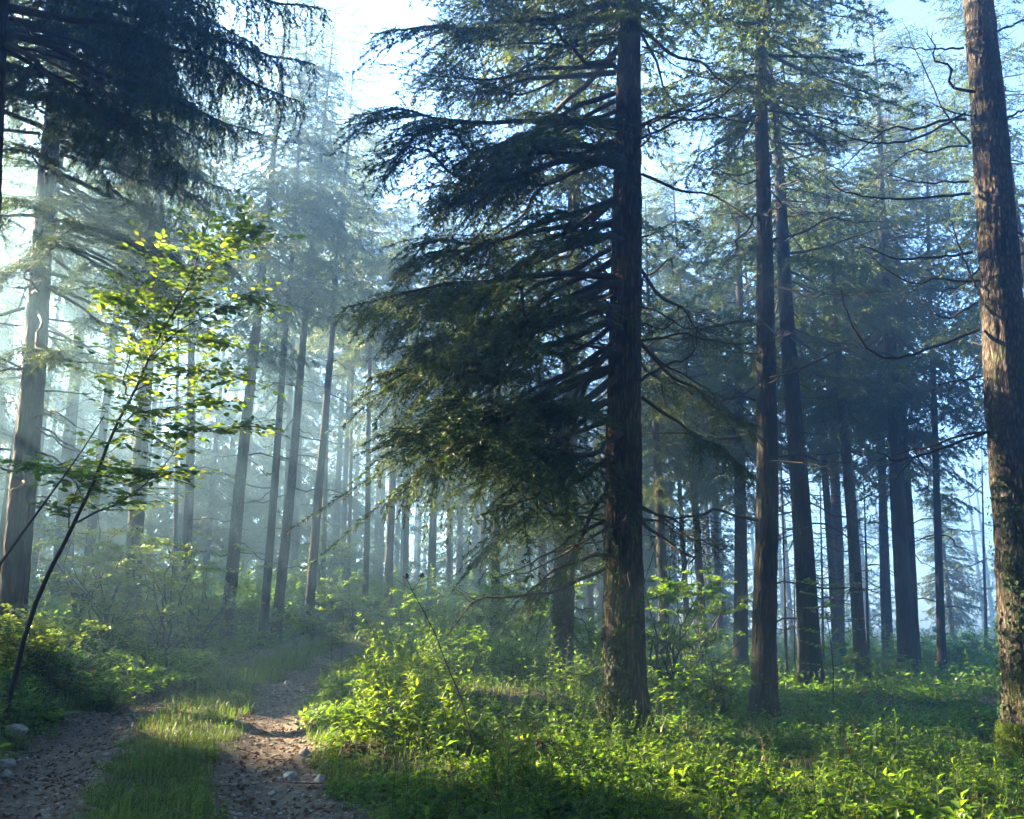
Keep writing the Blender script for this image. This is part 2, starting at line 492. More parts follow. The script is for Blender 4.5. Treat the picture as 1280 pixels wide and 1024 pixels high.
# ------------------------------------------------------------------ conifer pieces
def bough_geo(seed, L, a, b, live, width, hang=0.0, lod=1, curtain=0.0):
    """A spruce bough along +X: wood and needles. lod 1 = near, >1 = coarser."""
    r = np.random.default_rng(seed)
    W, N = Geo(), Geo()
    n = 14 if lod == 1 else 6
    s = np.linspace(0, 1, n)
    wig = (vnoise(s * 5, s * 0 + seed, 1) - .5) * .22 * L * s
    wiz = (vnoise(s * 6, s * 0 + seed, 9) - .5) * .16 * L * s * (1.2 - s)
    ax = np.stack([L * s * (1 - .06 * s), wig, L * (a * s + b * s * s) + wiz], 1)
    r0 = .011 * L + .004
    tube(W, ax, r0 * (1 - s) ** .8 + .0035, 6 if lod == 1 else 3)

    def at(q):
        return np.stack([np.interp(q, s, ax[:, k]) for k in range(3)], -1)
    ns = int((34 if lod == 1 else 13) * L / 3.0)
    q = live + (1 - live) * (np.arange(ns) + r.random(ns) * .8) / ns
    A, B, thick, tint = [], [], [], []
    P = at(q); Tn = unit(at(np.minimum(q + .02, 1)) - at(q - .02))
    u = (q - live) / (1 - live)
    for i in range(ns):
        side = 1 if (i + (r.random() < .12)) % 2 else -1
        ln = width * (min(1, .45 + u[i] * 4) * (1 - u[i] ** 1.5) + .10) * (.35 + 1.0 * r.random() + .5 * (r.random() < .15))
        ang = R(58 - 22 * u[i] + r.normal() * 9)
        dirn = Tn[i] * math.cos(ang) + np.array([0, side * math.sin(ang), 0]) + np.array([0, 0, r.normal() * .10 - .08])
        dirn = unit(dirn)
        m = 5 if lod == 1 else 3
        t = np.linspace(0, 1, m)[:, None]
        g = .22 + hang * (.4 + .5 * r.random())
        pts = P[i] + dirn * ln * t + np.array([0, 0, -1]) * (g * ln * t * t)
        pts[1:, :2] += r.normal(size=(m - 1, 2)) * .012 * ln
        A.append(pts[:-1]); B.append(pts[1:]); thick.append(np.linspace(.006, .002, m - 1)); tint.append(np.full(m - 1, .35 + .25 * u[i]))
        nt = max(2, int(ln / (.085 if lod == 1 else .13)))
        tt = (np.arange(nt) + .6) / nt
        seg = np.minimum((tt * (m - 1)).astype(int), m - 2)
        pp = pts[seg] + (pts[seg + 1] - pts[seg]) * (tt * (m - 1) - seg)[:, None]
        dl = unit(pts[seg + 1] - pts[seg])
        sd = np.where(np.arange(nt) % 2, 1, -1)[:, None] * unit(np.cross(dl, np.array([0, 0, 1.0])))
        lt = (.08 + .24 * (1 - tt) * min(1, ln / .5)) * (.6 + .8 * r.random(nt))
        dv = unit(dl * .75 + sd * .75 + r.normal(size=(nt, 3)) * .15 + np.array([0, 0, -1]) * (.1 + hang * 1.2 * r.random((nt, 1))))
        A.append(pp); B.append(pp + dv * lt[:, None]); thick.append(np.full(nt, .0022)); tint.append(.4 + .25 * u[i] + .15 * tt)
        if curtain and r.random() < .8:
            nc = max(1, int(ln / (.10 if lod == 1 else .2)))
            tc_ = r.random(nc)
            sg = np.minimum((tc_ * (m - 1)).astype(int), m - 2)
            pc = pts[sg] + (pts[sg + 1] - pts[sg]) * (tc_ * (m - 1) - sg)[:, None]
            lc = curtain * (.4 + .9 * r.random(nc))
            mid = pc + np.stack([r.normal(size=nc) * .04, r.normal(size=nc) * .04, -lc * .5], 1)
            end = mid + np.stack([r.normal(size=nc) * .04, r.normal(size=nc) * .04, -lc * .5], 1)
            A += [pc, mid]; B += [mid, end]; thick += [np.full(nc, .003), np.full(nc, .002)]; tint += [np.full(nc, .3), np.full(nc, .4)]
    # leading shoot
    k = at(np.linspace(max(live, .6), 1, 6))
    A.append(k[:-1]); B.append(k[1:]); thick.append(np.full(5, .003)); tint.append(np.full(5, .6))
    A = np.concatenate(A); B = np.concatenate(B); thick = np.concatenate(thick); tint = np.concatenate(tint)
    if lod == 1:
        sticks(W, A, B, thick, thick * .6)
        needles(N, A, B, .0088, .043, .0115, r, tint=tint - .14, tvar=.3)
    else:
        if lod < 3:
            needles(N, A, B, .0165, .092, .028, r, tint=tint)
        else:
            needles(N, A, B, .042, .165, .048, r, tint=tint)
    return W, N


def dead_geo(seed, L, a, b, subs=9, r0=None):
    r = np.random.default_rng(seed)
    W = Geo()
    n = 12; s = np.linspace(0, 1, n)
    ax = np.stack([L * s, (vnoise(s * 4, s * 0 + seed, 2) - .5) * .3 * L * s, L * (a * s + b * s * s) + (vnoise(s * 6, s * 0 + seed, 8) - .5) * .08 * L], 1)
    tube(W, ax, (r0 or (.008 * L + .006)) * (1 - s) ** .7 + .0028, 5)
    for i in range(subs):
        q = .25 + .7 * r.random()
        p = np.array([np.interp(q, s, ax[:, k]) for k in range(3)])
        sd = 1 if r.random() < .5 else -1
        ln = L * (.10 + .28 * (1 - q)) * (.5 + r.random())
        d = unit(np.array([.75, sd * (.5 + .4 * r.random()), r.normal() * .35]))
        t = np.linspace(0, 1, 5)[:, None]
        pts = p + d * ln * t + np.array([0, 0, 1]) * (r.normal() * .2 * ln) * t * t
        pts += np.concatenate([np.zeros((1, 3)), r.normal(size=(4, 3)) * .02 * ln])
        tube(W, pts, np.linspace(.005, .002, 5), 4)
        for j in range(3):
            e = pts[1 + j] ; dd = unit(d + r.normal(size=3) * .6) * ln * .3 * r.random()
            sticks(W, [e], [e + dd], .0028, .0016)
    return W


def pair(name, W, N):
    return W.mesh(name + '_wood', M_limb), N.mesh(name + '_needles', M_needle)


NEAR = [pair('bough', *bough_geo(100 + i, 3.0, a, b, lv, wd, hg))
        for i, (a, b, lv, wd, hg) in enumerate([(-.10, .08, .34, 1.1, .08), (-.20, .12, .46, .95, .12), (.02, -.06, .36, 1.15, .10),
                                                (-.05, .0, .48, 1.0, .22), (-.25, .20, .40, 1.1, .05), (.03, -.12, .44, .9, .28)])]
HANG = [pair('hanging_bough', *bough_geo(200 + i, 4.0, a, b, lv, .8, .8, 1, cu))
        for i, (a, b, lv, cu) in enumerate([(.02, -.10, .3, .42), (-.05, -.14, .2, .5), (.0, -.2, .35, .36)])]
DEAD = [dead_geo(300 + i, 2.0, a, b, sb).mesh('dead_branch', M_twig)
        for i, (a, b, sb) in enumerate([(-.25, .25, 8), (-.1, .1, 6), (-.45, .2, 9), (.05, -.15, 7), (-.3, .5, 8), (-.15, -.1, 4)])]
SNAG = [dead_geo(340 + i, .8, a, b, 3, .010).mesh('dead_stub', M_twig) for i, (a, b) in enumerate([(-.1, .1), (-.2, .25), (.05, -.1)])]


def transform(V, az, pitch, sc_, loc):
    cp, sp_ = math.cos(pitch), math.sin(pitch)
    x = V[:, 0] * cp - V[:, 2] * sp_; z = V[:, 0] * sp_ + V[:, 2] * cp; y = V[:, 1]
    ca, sa = math.cos(az), math.sin(az)
    return np.stack([x * ca - y * sa, x * sa + y * ca, z], 1) * sc_ + loc


LOD2 = [bough_geo(400 + i, 3.0, a, b, .18, .85, .35, 2) for i, (a, b) in enumerate([(-.08, -.02), (-.18, .06), (.03, -.16), (-.1, .08), (0, -.1)])]
LOD4 = [bough_geo(420 + i, 3.0, a, b, .15, .9, .4, 4.2) for i, (a, b) in enumerate([(-.1, 0), (-.2, .1), (.03, -.16)])]


def crown_meshes(seed, h0, h1, rmax, lib, per=5, step=.5, gappy=.12, top_sharp=1.0):
    """A joined conifer crown from height h0 to the tip at h1 (limbs, needles)."""
    r = random.Random(seed)
    W, N = Geo(), Geo()
    h = h0
    while h < h1 - .3:
        f = (h - h0) / (h1 - h0)
        ln = rmax * (min(1, .55 + f * 3.0) * (1 - f) ** (.75 * top_sharp) + .06)
        for k in range(per):
            if r.random() < gappy:
                continue
            az = r.random() * 2 * math.pi
            w, nd = lib[r.randrange(len(lib))]
            scl = ln / 3.0 * r.uniform(.65, 1.15)
            pt = R(-22 + 45 * f + r.gauss(0, 7))
            loc = np.array([0, 0, h + r.uniform(-.2, .2)])
            for src, dst in ((w, W), (nd, N)):
                V, Fc, T = src.arrays()
                if len(V):
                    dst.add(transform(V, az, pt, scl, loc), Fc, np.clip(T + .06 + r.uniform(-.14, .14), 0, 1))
        h += step * (1 - .4 * f)
    return W.mesh('crown_limbs', M_limb), N.mesh('crown', M_needle)


CROWN_MID = [crown_meshes(11, 7.5, 21.5, 3.3, LOD2, 5, .5, .08, .8), crown_meshes(12, 5.5, 20.5, 3.4, LOD2, 5, .52, .12, .8)]
CROWN_UP = crown_meshes(13, 10.5, 22.3, 3.0, LOD2, 5, .55)
CROWN_FAR = [crown_meshes(21, 5.0, 20.5, 3.3, LOD4, 7, .5, .12, .8), crown_meshes(22, 8.0, 21.5, 3.2, LOD4, 7, .5, .12, .8), crown_meshes(23, 3.0, 17.0, 3.2, LOD4, 7, .5, .12, .8)]


def trunk_geo(r0, H, segs, rings, seed, flare=.5, rough=.02, hmax_fine=None):
    t = np.linspace(0, 1, rings)
    z = -.35 + (H + .35) * t ** 1.25
    th = np.arange(segs) * 2 * np.pi / segs
    TH, ZZ = np.meshgrid(th, z)
    rad = r0 * (1 - np.clip(ZZ / (H + .6), 0, 1) ** 1.25) + .004
    lobes = .6 + .5 * np.cos(TH * 5 + seed) * .5 + .5 * vnoise(TH / (2 * np.pi) * 7, ZZ * 0, seed, 7)
    rad = rad + r0 * flare * np.exp(-np.clip(ZZ + .1, 0, 9) / .38) * lobes
    u = TH / (2 * np.pi)
    k = max(8, int(2 * math.pi * r0 / .055))
    ridge = np.abs(vnoise(u * k, ZZ * 2.6, seed + 1, k) - .5) * 2
    ridge = .6 * ridge + .4 * vnoise(u * k * 2, ZZ * 11, seed + 2, k * 2)
    rad = rad + (ridge - .5) * rough * np.clip(1 - ZZ / (H * 1.1), .15, 1)
    rad = rad + (vnoise(u * 6, ZZ * .8, seed + 3, 6) - .5) * .05 * r0
    bx = (vnoise(z * .25, z * 0, seed + 5) - .5) * .12 * np.clip(z / 3, 0, 1)
    by = (vnoise(z * .25, z * 0 + 9, seed + 6) - .5) * .12 * np.clip(z / 3, 0, 1)
    V = np.stack([rad * np.cos(TH) + bx[:, None], rad * np.sin(TH) + by[:, None], ZZ], -1)
    i = np.arange(rings - 1)[:, None] * segs; j = np.arange(segs)[None, :]; kk = (j + 1) % segs
    Fc = np.concatenate([np.stack([i + j, i + kk, i + segs + kk], -1).reshape(-1, 3), np.stack([i + j, i + segs + kk, i + segs + j], -1).reshape(-1, 3)])
    g = Geo(); g.add(V, Fc)
    return g


CROWN_HIGH = crown_meshes(24, 10.8, 21.5, 3.0, LOD4, 6, .5, .15, .8)
FAR_TRUNK = [trunk_geo(.28, 20, 20, 60, 50 + i, .5, .026).mesh('trunk', [M_bark, M_bark_grey, M_bark][i], True) for i in range(3)]


def tree_root(name, px, depth, top, label, group=None, cat='tree', sink=0.0):
    """top = (px, py) of a second point on the trunk, at the same depth."""
    x = (px - 640) / FPX * depth / CP if top is None else None
    # base lies on the ground under the photo column
    x0 = pix(px, 800, depth)[0]
    z0 = gz(x0, depth)
    p2 = pix(top[0], top[1], depth)
    lean = math.atan2(p2[0] - x0, p2[2] - z0)
    o = link(name, None, loc=(x0, depth, z0 - sink), rot=(0, lean, 0), label=label, cat=cat, group=group)
    o.empty_display_size = .3
    return o


def put(parent, name, me, az, pitch, h, rad, scl, roll=0.0):
    rot = (Matrix.Rotation(az, 4, 'Z') @ Matrix.Rotation(-pitch, 4, 'Y') @ Matrix.Rotation(roll, 4, 'X')).to_euler()
    return link(name, me, parent, (math.cos(az) * rad, math.sin(az) * rad, h), rot, scl)


def put_bough(parent, lib, az, pitch, h, rad, scl, roll=0.0):
    w, nd = lib
    o = put(parent, 'bough', w, az, pitch, h, rad, scl, roll)
    link('needles', nd, o, kind='stuff')
    return o


def simple_tree(name, px, depth, top, width, H, crown, label, group=None, dead=0, dh=(1.5, 8), seed=0, bark=None):
    """A trunk of diameter `width` with a joined crown and separate dead branches."""
    r = random.Random(seed + int(px * 7))
    o = tree_root(name, px, depth, top, label, group)
    rr = width / 2 / .28
    tm = FAR_TRUNK[r.randrange(3)]
    link('trunk', tm, o, rot=(0, 0, r.random() * 6), scale=(rr, rr, H / 20.0))
    if crown:
        s = H / 21.0
        link('crown', crown[1], o, rot=(0, 0, r.random() * 6.28), scale=(s * r.uniform(.9, 1.1), s, s))
        o.children[-1]['kind'] = 'stuff'
        link('crown_limb', crown[0], o, rot=o.children[-1].rotation_euler, scale=o.children[-1].scale, kind='stuff')
    for k in range(dead):
        h = r.uniform(*dh)
        put(o, 'dead_branch', r.choice(DEAD + SNAG), r.random() * 6.28, R(r.uniform(-15, 12)), h, width * .4, r.uniform(.5, 1.0))
    return o


exec_sections = True
# ------------------------------------------------------------------ the big spruce in the middle
T1 = tree_root('spruce_tree', 778, 11.6, (786, 40), 'spruce with ivy at its foot and heavy green boughs drooping to one side', cat='tree')
t1t = trunk_geo(.27, 22, 100, 330, 71, .65, .044)
link('trunk', t1t.mesh('trunk', M_bark_near, True), T1)
r = random.Random(5)
for i in range(70):
    h = 2.5 + 8.6 * (i + r.random()) / 70
    f = (h - 2.5) / 8.6
    az = R(180) + r.gauss(0, .75)
    if r.random() < .16:
        az = r.random() * 6.28
    right = math.cos(az) > -.25
    ln = np.interp(h, [2.4, 3.2, 4.5, 7.5, 9, 11], [2.8, 3.6, 4.2, 4.0, 3.9, 4.1]) * r.uniform(.68, 1.05)
    if right:
        ln *= .62
    pt = np.interp(h, [2.5, 4, 7, 11], [-30, -24, -13, -6]) + r.gauss(0, 10)
    lib = NEAR[r.randrange(6)] if (r.random() < .93 or h < 6) else HANG[r.randrange(3)]
    s = ln / (3.0 if lib in NEAR else 4.0)
    put_bough(T1, lib, az, R(pt), h, .2, s, r.gauss(0, .3))
for k_ in range(8):
    put_bough(T1, NEAR[k_ % 6], R(r.uniform(180, 235)), R(r.gauss(-28, 8)), 2.4 + 3.2 * k_ / 8, .2, r.uniform(.85, 1.2), r.gauss(0, .3))
for az_, h_, p_, s_ in [(.5, 4.6, -32, .75), (.2, 5.2, -30, .7), (.9, 4.9, -28, .8), (-.2, 4.4, -35, .65), (.4, 3.9, -30, .6), (1.2, 5.6, -22, .8)]:
    put_bough(T1, NEAR[int(h_ * 10) % 6], az_, R(p_), h_, .2, s_)
for i in range(46):
    h = r.uniform(2.0, 10.5)
    az = r.random() * 6.28 if r.random() < .55 else R(180) + r.gauss(0, .8)
    put(T1, 'dead_branch', r.choice(DEAD), az, R(r.uniform(-32, 5)), h, .2, r.uniform(.5, 1.25), r.random() * 6)
link('crown', CROWN_UP[1], T1, scale=(1.4, 1.4, 1), kind='stuff'); link('crown_limb', CROWN_UP[0], T1, scale=(1.4, 1.4, 1), kind='stuff')

# ------------------------------------------------------------------ big trunk on the right
T9 = tree_root('spruce_tree', 1274, 10.8, (1221, 0), 'thick bare trunk with moss cushion at its foot and curved dead branches')
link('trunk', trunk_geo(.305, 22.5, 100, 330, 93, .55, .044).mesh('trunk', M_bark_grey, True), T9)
link('crown', CROWN_UP[1], T9, loc=(0, 0, 3.4), rot=(0, 0, 2), scale=(1, 1, .84), kind='stuff'); link('crown_limb', CROWN_UP[0], T9, loc=(0, 0, 3.4), rot=(0, 0, 2), scale=(1, 1, .84), kind='stuff')
bpy.context.view_layer.update()


def photo_branch(parent, name, pts, depths, r0, mat, subs=5, seed=0, extra=()):
    """A branch through photo points, each at its own distance, as a part of a tree."""
    rr = np.random.default_rng(seed)
    P = np.array([pix(x, y, d) for (x, y), d in zip(pts, depths)])
    t = np.linspace(0, 1, len(P)); q = np.linspace(0, 1, 20)
    C = np.stack([np.interp(q, t, P[:, k]) for k in range(3)], 1)
    for _ in range(2):
        C[1:-1] = (C[:-2] + 2 * C[1:-1] + C[2:]) / 4
    C[1:-1] += rr.normal(size=(18, 3)) * .008
    W = Geo()
    tube(W, C, r0 * (1 - q) ** .7 + .004, 6)
    for k in range(subs):
        i = rr.integers(5, 18); ln = .15 + .4 * rr.random()
        d = unit(unit(C[i + 1] - C[i]) * .8 + rr.normal(size=3) * .6)
        tt = np.linspace(0, 1, 5)[:, None]
        tube(W, C[i] + d * ln * tt + np.array([0, 0, 1]) * tt * tt * rr.normal() * .12, np.linspace(.006, .002, 5), 4)
    for e in extra:
        E = np.array([pix(x, y, d) for x, y, d in e])
        tq = np.linspace(0, 1, len(E)); qq = np.linspace(0, 1, 12)
        Ce = np.stack([np.interp(qq, tq, E[:, k]) for k in range(3)], 1)
        Ce[1:-1] = (Ce[:-2] + 2 * Ce[1:-1] + Ce[2:]) / 4
        tube(W, Ce, np.linspace(r0 * .5, .003, 12), 5)
    mi = np.array(parent.matrix_world.inverted())
    out = Geo()
    V, Fc, T = W.arrays()
    out.add(V @ mi[:3, :3].T + mi[:3, 3], Fc, T)
    return link(name, out.mesh(name, mat), parent)


D9 = 10.8
for k, (pts, dp, rad, ex) in enumerate([
    ([(1206, 142), (1140, 177), (1087, 180), (1027, 157)], (D9, 10.6, 10.4, 10.2), .016, ()),
    ([(1211, 227), (1153, 229), (1103, 217)], (D9, 11, 11.2), .012, ()),
    ([(1213, 242), (1160, 247), (1107, 250), (1053, 240), (1027, 217)], (D9, 10.8, 10.8, 10.7, 10.6), .016, ()),
    ([(1215, 315), (1173, 322), (1120, 325), (1067, 302)], (D9, 10.6, 10.4, 10.2), .016, ([(1190, 320, 10.7), (1175, 345, 10.7), (1150, 352, 10.7)],)),
    ([(1224, 412), (1140, 445), (1110, 449), (1080, 434), (1060, 399), (1051, 359)], (D9, 10.6, 10.5, 10.4, 10.4, 10.3), .019, ()),
    ([(1238, 539), (1190, 556), (1146, 570), (1116, 577), (1096, 565)], (D9, 10.7, 10.5, 10.4, 10.3), .018,
     ([(1146, 570, 10.5), (1143, 556, 10.5), (1144, 545, 10.5)], [(1146, 570, 10.5), (1158, 590, 10.4), (1162, 610, 10.4), (1142, 615, 10.3)], [(1140, 575, 10.5), (1128, 588, 10.5), (1120, 600, 10.5)])),
    ([(1222, 378), (1186, 399), (1163, 392)], (D9, 10.7, 10.6), .013, ()),
    ([(1228, 470), (1200, 476), (1170, 481)], (D9, 10.9, 11), .012, ()),
    ([(1213, 180), (1180, 140), (1130, 30)], (D9, 10.9, 11), .012, ()),
    ([(1205, 60), (1160, 62), (1115, 58)], (D9, 10.9, 11), .012, ()),
    ([(1220, 360), (1195, 300), (1185, 262)], (D9, 10.6, 10.5), .010, ()),
    ([(1245, 40), (1290, 20), (1340, -20)], (D9, 10.9, 11), .014, ()),
    ([(1252, 330), (1275, 318), (1310, 300)], (D9, 10.5, 10.3), .014, ()),
    ([(1256, 150), (1290, 130), (1330, 100)], (D9, 10.5, 10.3), .014, ())]):
    photo_branch(T9, 'dead_branch', pts, dp, rad, M_twig, 5, 900 + k, ex)
for i in range(16):
    put(T9, 'dead_branch', r.choice(DEAD), r.uniform(-1.2, 2.0) if i < 9 else r.uniform(2.0, 4.4), R(r.uniform(-20, 10)), r.uniform(4.0, 11), .24, r.uniform(.5, 1.0), r.random() * 6)

# ------------------------------------------------------------------ dark trunk right of the middle
T2 = tree_root('spruce_tree', 950, 15.2, (954, 0), 'straight dark trunk in full shade with thin bare twigs')
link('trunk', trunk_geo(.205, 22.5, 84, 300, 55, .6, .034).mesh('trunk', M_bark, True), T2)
link('crown', CROWN_UP[1], T2, loc=(0, 0, 2.2), rot=(0, 0, 4), scale=(1.4, 1.4, .88), kind='stuff'); link('crown_limb', CROWN_UP[0], T2, loc=(0, 0, 2.2), rot=(0, 0, 4), scale=(1.4, 1.4, .88), kind='stuff')
for i in range(34):
    put(T2, 'dead_branch', r.choice(DEAD + SNAG[:1]), r.random() * 6.28, R(r.uniform(-22, 14)), r.uniform(3, 12.5), .17, r.uniform(.6, 1.35), r.random() * 6)
for i in range(7):
    put_bough(T2, NEAR[i % 6], r.random() * 6.28, R(-25), r.uniform(11.2, 12.8), .15, r.uniform(.45, .65))

# ------------------------------------------------------------------ pale trunk behind the middle spruce
T10 = tree_root('spruce_tree', 700, 17.5, (712, 480), 'pale trunk with ivy and snapped side branches behind the big spruce')
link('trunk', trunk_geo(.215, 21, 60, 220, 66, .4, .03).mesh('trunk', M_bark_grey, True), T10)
link('crown', CROWN_MID[0][1], T10, kind='stuff'); link('crown_limb', CROWN_MID[0][0], T10, kind='stuff')
for i in range(26):
    put(T10, 'dead_branch', r.choice(DEAD + SNAG), r.random() * 6.28, R(r.uniform(-30, 10)), r.uniform(1.5, 9), .15, r.uniform(.4, .8), r.random() * 6)

# ------------------------------------------------------------------ the stand of trunks on the right
simple_tree('spruce_tree', 1010, 20.5, (985, 420), .50, 22, CROWN_MID[0], 'leaning trunk with tiers of short dead stubs beside the dark straight trunk', dead=60, dh=(1.5, 9.5), seed=1)
simple_tree('spruce_tree', 1073, 24, (1045, 400), .34, 21.5, CROWN_MID[0], 'slim leaning trunk right of the one with dead stubs', dead=30, dh=(1.5, 9), seed=2)
simple_tree('spruce_tree', 1131, 25, (1110, 380), .48, 22, CROWN_MID[0], 'broad trunk pressed close against its twin in blue mist', dead=22, dh=(2, 10), seed=3)
simple_tree('spruce_tree', 1141, 27, (1124, 400), .28, 21, CROWN_MID[1], 'narrower twin trunk half hidden behind a broad trunk', dead=10, dh=(2, 9), seed=4)
simple_tree('spruce_tree', 1173, 26, (1165, 430), .24, 21, CROWN_MID[0], 'slender upright trunk standing before the brightest mist', dead=16, dh=(2, 9), seed=5)
simple_tree('spruce_tree', 1108, 33, (1098, 420), .40, 20, CROWN_FAR[1], 'faint trunk in the gap between slim and broad trunks', dead=10, seed=6)
simple_tree('spruce_tree', 1046, 34, (1042, 450), .48, 20, CROWN_FAR[1], 'faint pale trunk in the mist behind the tiers of dead stubs', dead=10, seed=7)
simple_tree('spruce_tree', 923, 26, (924, 560), .42, 19, CROWN_MID[1], 'misty trunk just behind the dark straight trunk and yellow shrub', dead=8, seed=8)
simple_tree('spruce_sapling', 1229, 34, (1226, 480), .13, 10, None, 'thin pole of a young bare tree in bright mist', dead=10, dh=(2, 9), seed=9)
for k, (px, d, tp, w) in enumerate([(980, 22, (978, 620), .07), (1026, 28, (1025, 600), .09), (1083, 28, (1079, 590), .10), (990, 23, (993, 720), .05)]):
    simple_tree('spruce_sapling', px, d, tp, w, 7.5 if k < 3 else 4, None, 'thin dead pole among the trunks in blue mist', 'dead poles among the trunks', dead=8, dh=(1, 6), seed=20 + k)

# ------------------------------------------------------------------ trees on the left bank
L1 = tree_root('spruce_tree', 12, 14, (45, 400), 'grey trunk on the bank behind the leaning sapling with drooping boughs above')
link('trunk', trunk_geo(.205, 22, 72, 240, 81, .5, .03).mesh('trunk', M_bark, True), L1)
for i in range(96):
    h = 5.2 + 7.4 * (i + r.random()) / 96
    az = r.random() * 6.28 if i % 2 else r.gauss(-.9, .8)
    put_bough(L1, HANG[r.randrange(3)] if h > 8 and i % 2 else NEAR[r.randrange(6)], az, R(r.gauss(-20, 8)), h, .2, r.uniform(.7, 1.05), r.gauss(0, .2))
for i in range(34):
    put_bough(L1, NEAR[r.randrange(6)] if i % 3 else HANG[r.randrange(3)], r.gauss(-1.5, .45), R(r.gauss(-22, 8)), 6.0 + 5.5 * i / 34, .2, r.uniform(.7, 1.0), r.gauss(0, .25))
for i in range(26):
    put(L1, 'dead_branch', r.choice(DEAD), r.random() * 6.28, R(r.uniform(-28, 5)), r.uniform(2.0, 6), .2, r.uniform(.6, 1.1), r.random() * 6)
link('crown', CROWN_UP[1], L1, rot=(0, 0, 1), kind='stuff'); link('crown_limb', CROWN_UP[0], L1, rot=(0, 0, 1), kind='stuff')

LEFT = [  # px, depth, top, width, height, crown, label
    (282, 22, (312, 490), .32, 21, CROWN_MID[0], 'reddish lit-edged trunk on the bank, first along the track beyond the bushes'),
    (328, 24, (352, 480), .24, 20, CROWN_UP, 'slim trunk close beside a taller one where the track bends'),
    (344, 25, (398, 240), .29, 21.5, CROWN_UP, 'tall leaning trunk with bright edge where the track bends'),
    (384, 27, (418, 380), .30, 21, CROWN_UP, 'leaning trunk at the end of the track above the bright grass'),
    (432, 36, (441, 470), .18, 20, CROWN_HIGH, 'thin sunlit stem in mist beside the drooping boughs'),
    (484, 31, (492, 560), .34, 16, CROWN_FAR[1], 'misty trunk under the boughs of the big spruce'),
    (538, 38, (544, 600), .36, 20, CROWN_FAR[0], 'pale blue trunk deep in mist between boughs and undergrowth'),
    (228, 27, (238, 520), .30, 21, CROWN_HIGH, 'sunlit trunk in grey mist behind the sapling leaves'),
    (160, 20, (178, 560), .36, 21, CROWN_UP, 'dark trunk rising from the glowing bushes on the bank'),
    (66, 26, (84, 600), .42, 21, CROWN_UP, 'bright-edged trunk in glowing mist between grey trunk and bushes'),
    (214, 30, (222, 480), .16, 19, CROWN_HIGH, 'very thin bright stem behind the sapling leaves'),
    (366, 42, (380, 180), .40, 22, CROWN_FAR[1], 'distant trunk with sky gap behind its upper stem'),
]
for k, (px, d, tp, w, H, cr, lab) in enumerate(LEFT):
    simple_tree('spruce_tree', px, d, tp, w, H, cr, lab, dead=14 if d < 30 else 6, dh=(2, 9), seed=40 + k)

# spruce standing just outside the left edge: two long boughs reach into the picture
U = tree_root('spruce_tree', -58, 8.6, (2, 10), 'near spruce whose long limbs with hanging twig curtains reach over the track')
link('trunk', trunk_geo(.20, 21, 60, 200, 99, .4, .03).mesh('trunk', M_bark_near, True), U)
link('crown', CROWN_UP[1], U, rot=(0, 0, 3), scale=(1.4, 1.4, 1), kind='stuff'); link('crown_limb', CROWN_UP[0], U, rot=(0, 0, 3), scale=(1.4, 1.4, 1), kind='stuff')
bpy.context.view_layer.update()


def frame_world(p, q, parent):
    """Local location and heading that carry a bough from world point p towards q."""
    mi = parent.matrix_world.inverted()
    a = mi @ Vector(p); b = mi @ Vector(q)
    d = b - a
    return a, math.atan2(d.y, d.x), math.atan2(d.z, math.hypot(d.x, d.y)), d.length


for k, (p, q, lib) in enumerate([((2, 8, 8.6), (385, 110, 8.8), HANG[0]), ((2, 55, 8.6), (190, 160, 8.0), HANG[1]), ((0, -30, 8.6), (400, 60, 10.0), HANG[1]),
                                 ((0, 60, 8.6), (250, 190, 9.8), HANG[2]), ((0, -60, 8.6), (250, -10, 7.6), HANG[0]), ((0, -40, 8.6), (330, 20, 9.4), HANG[2]),
                                 ((0, 20, 8.6), (230, 100, 10.8), HANG[2]), ((0, -80, 8.6), (420, -10, 9.2), HANG[1]), ((0, 40, 8.6), (330, 150, 10.6), HANG[1])]):
    a, az, pt, ln = frame_world(pix(*p), pix(*q), U)
    w, nd = lib
    rot = (Matrix.Rotation(az, 4, 'Z') @ Matrix.Rotation(-pt - .1, 4, 'Y')).to_euler()
    o = link('bough', w, U, a, rot, ln / 3.9)
    link('needles', nd, o, kind='stuff')
photo_branch(U, 'dead_branch', [(4, 55), (60, 75), (110, 98), (140, 120), (156, 155)], (8.6, 8.3, 8.1, 8, 8), .02, M_twig, 5, 77)
photo_branch(U, 'dead_branch', [(4, 52), (90, 78), (150, 98), (180, 104)], (8.6, 8.6, 8.5, 8.4), .016, M_twig, 5, 78)
photo_branch(U, 'dead_branch', [(10, 15), (45, 50), (60, 66)], (8.6, 8.4, 8.3), .01, M_twig, 3, 79)

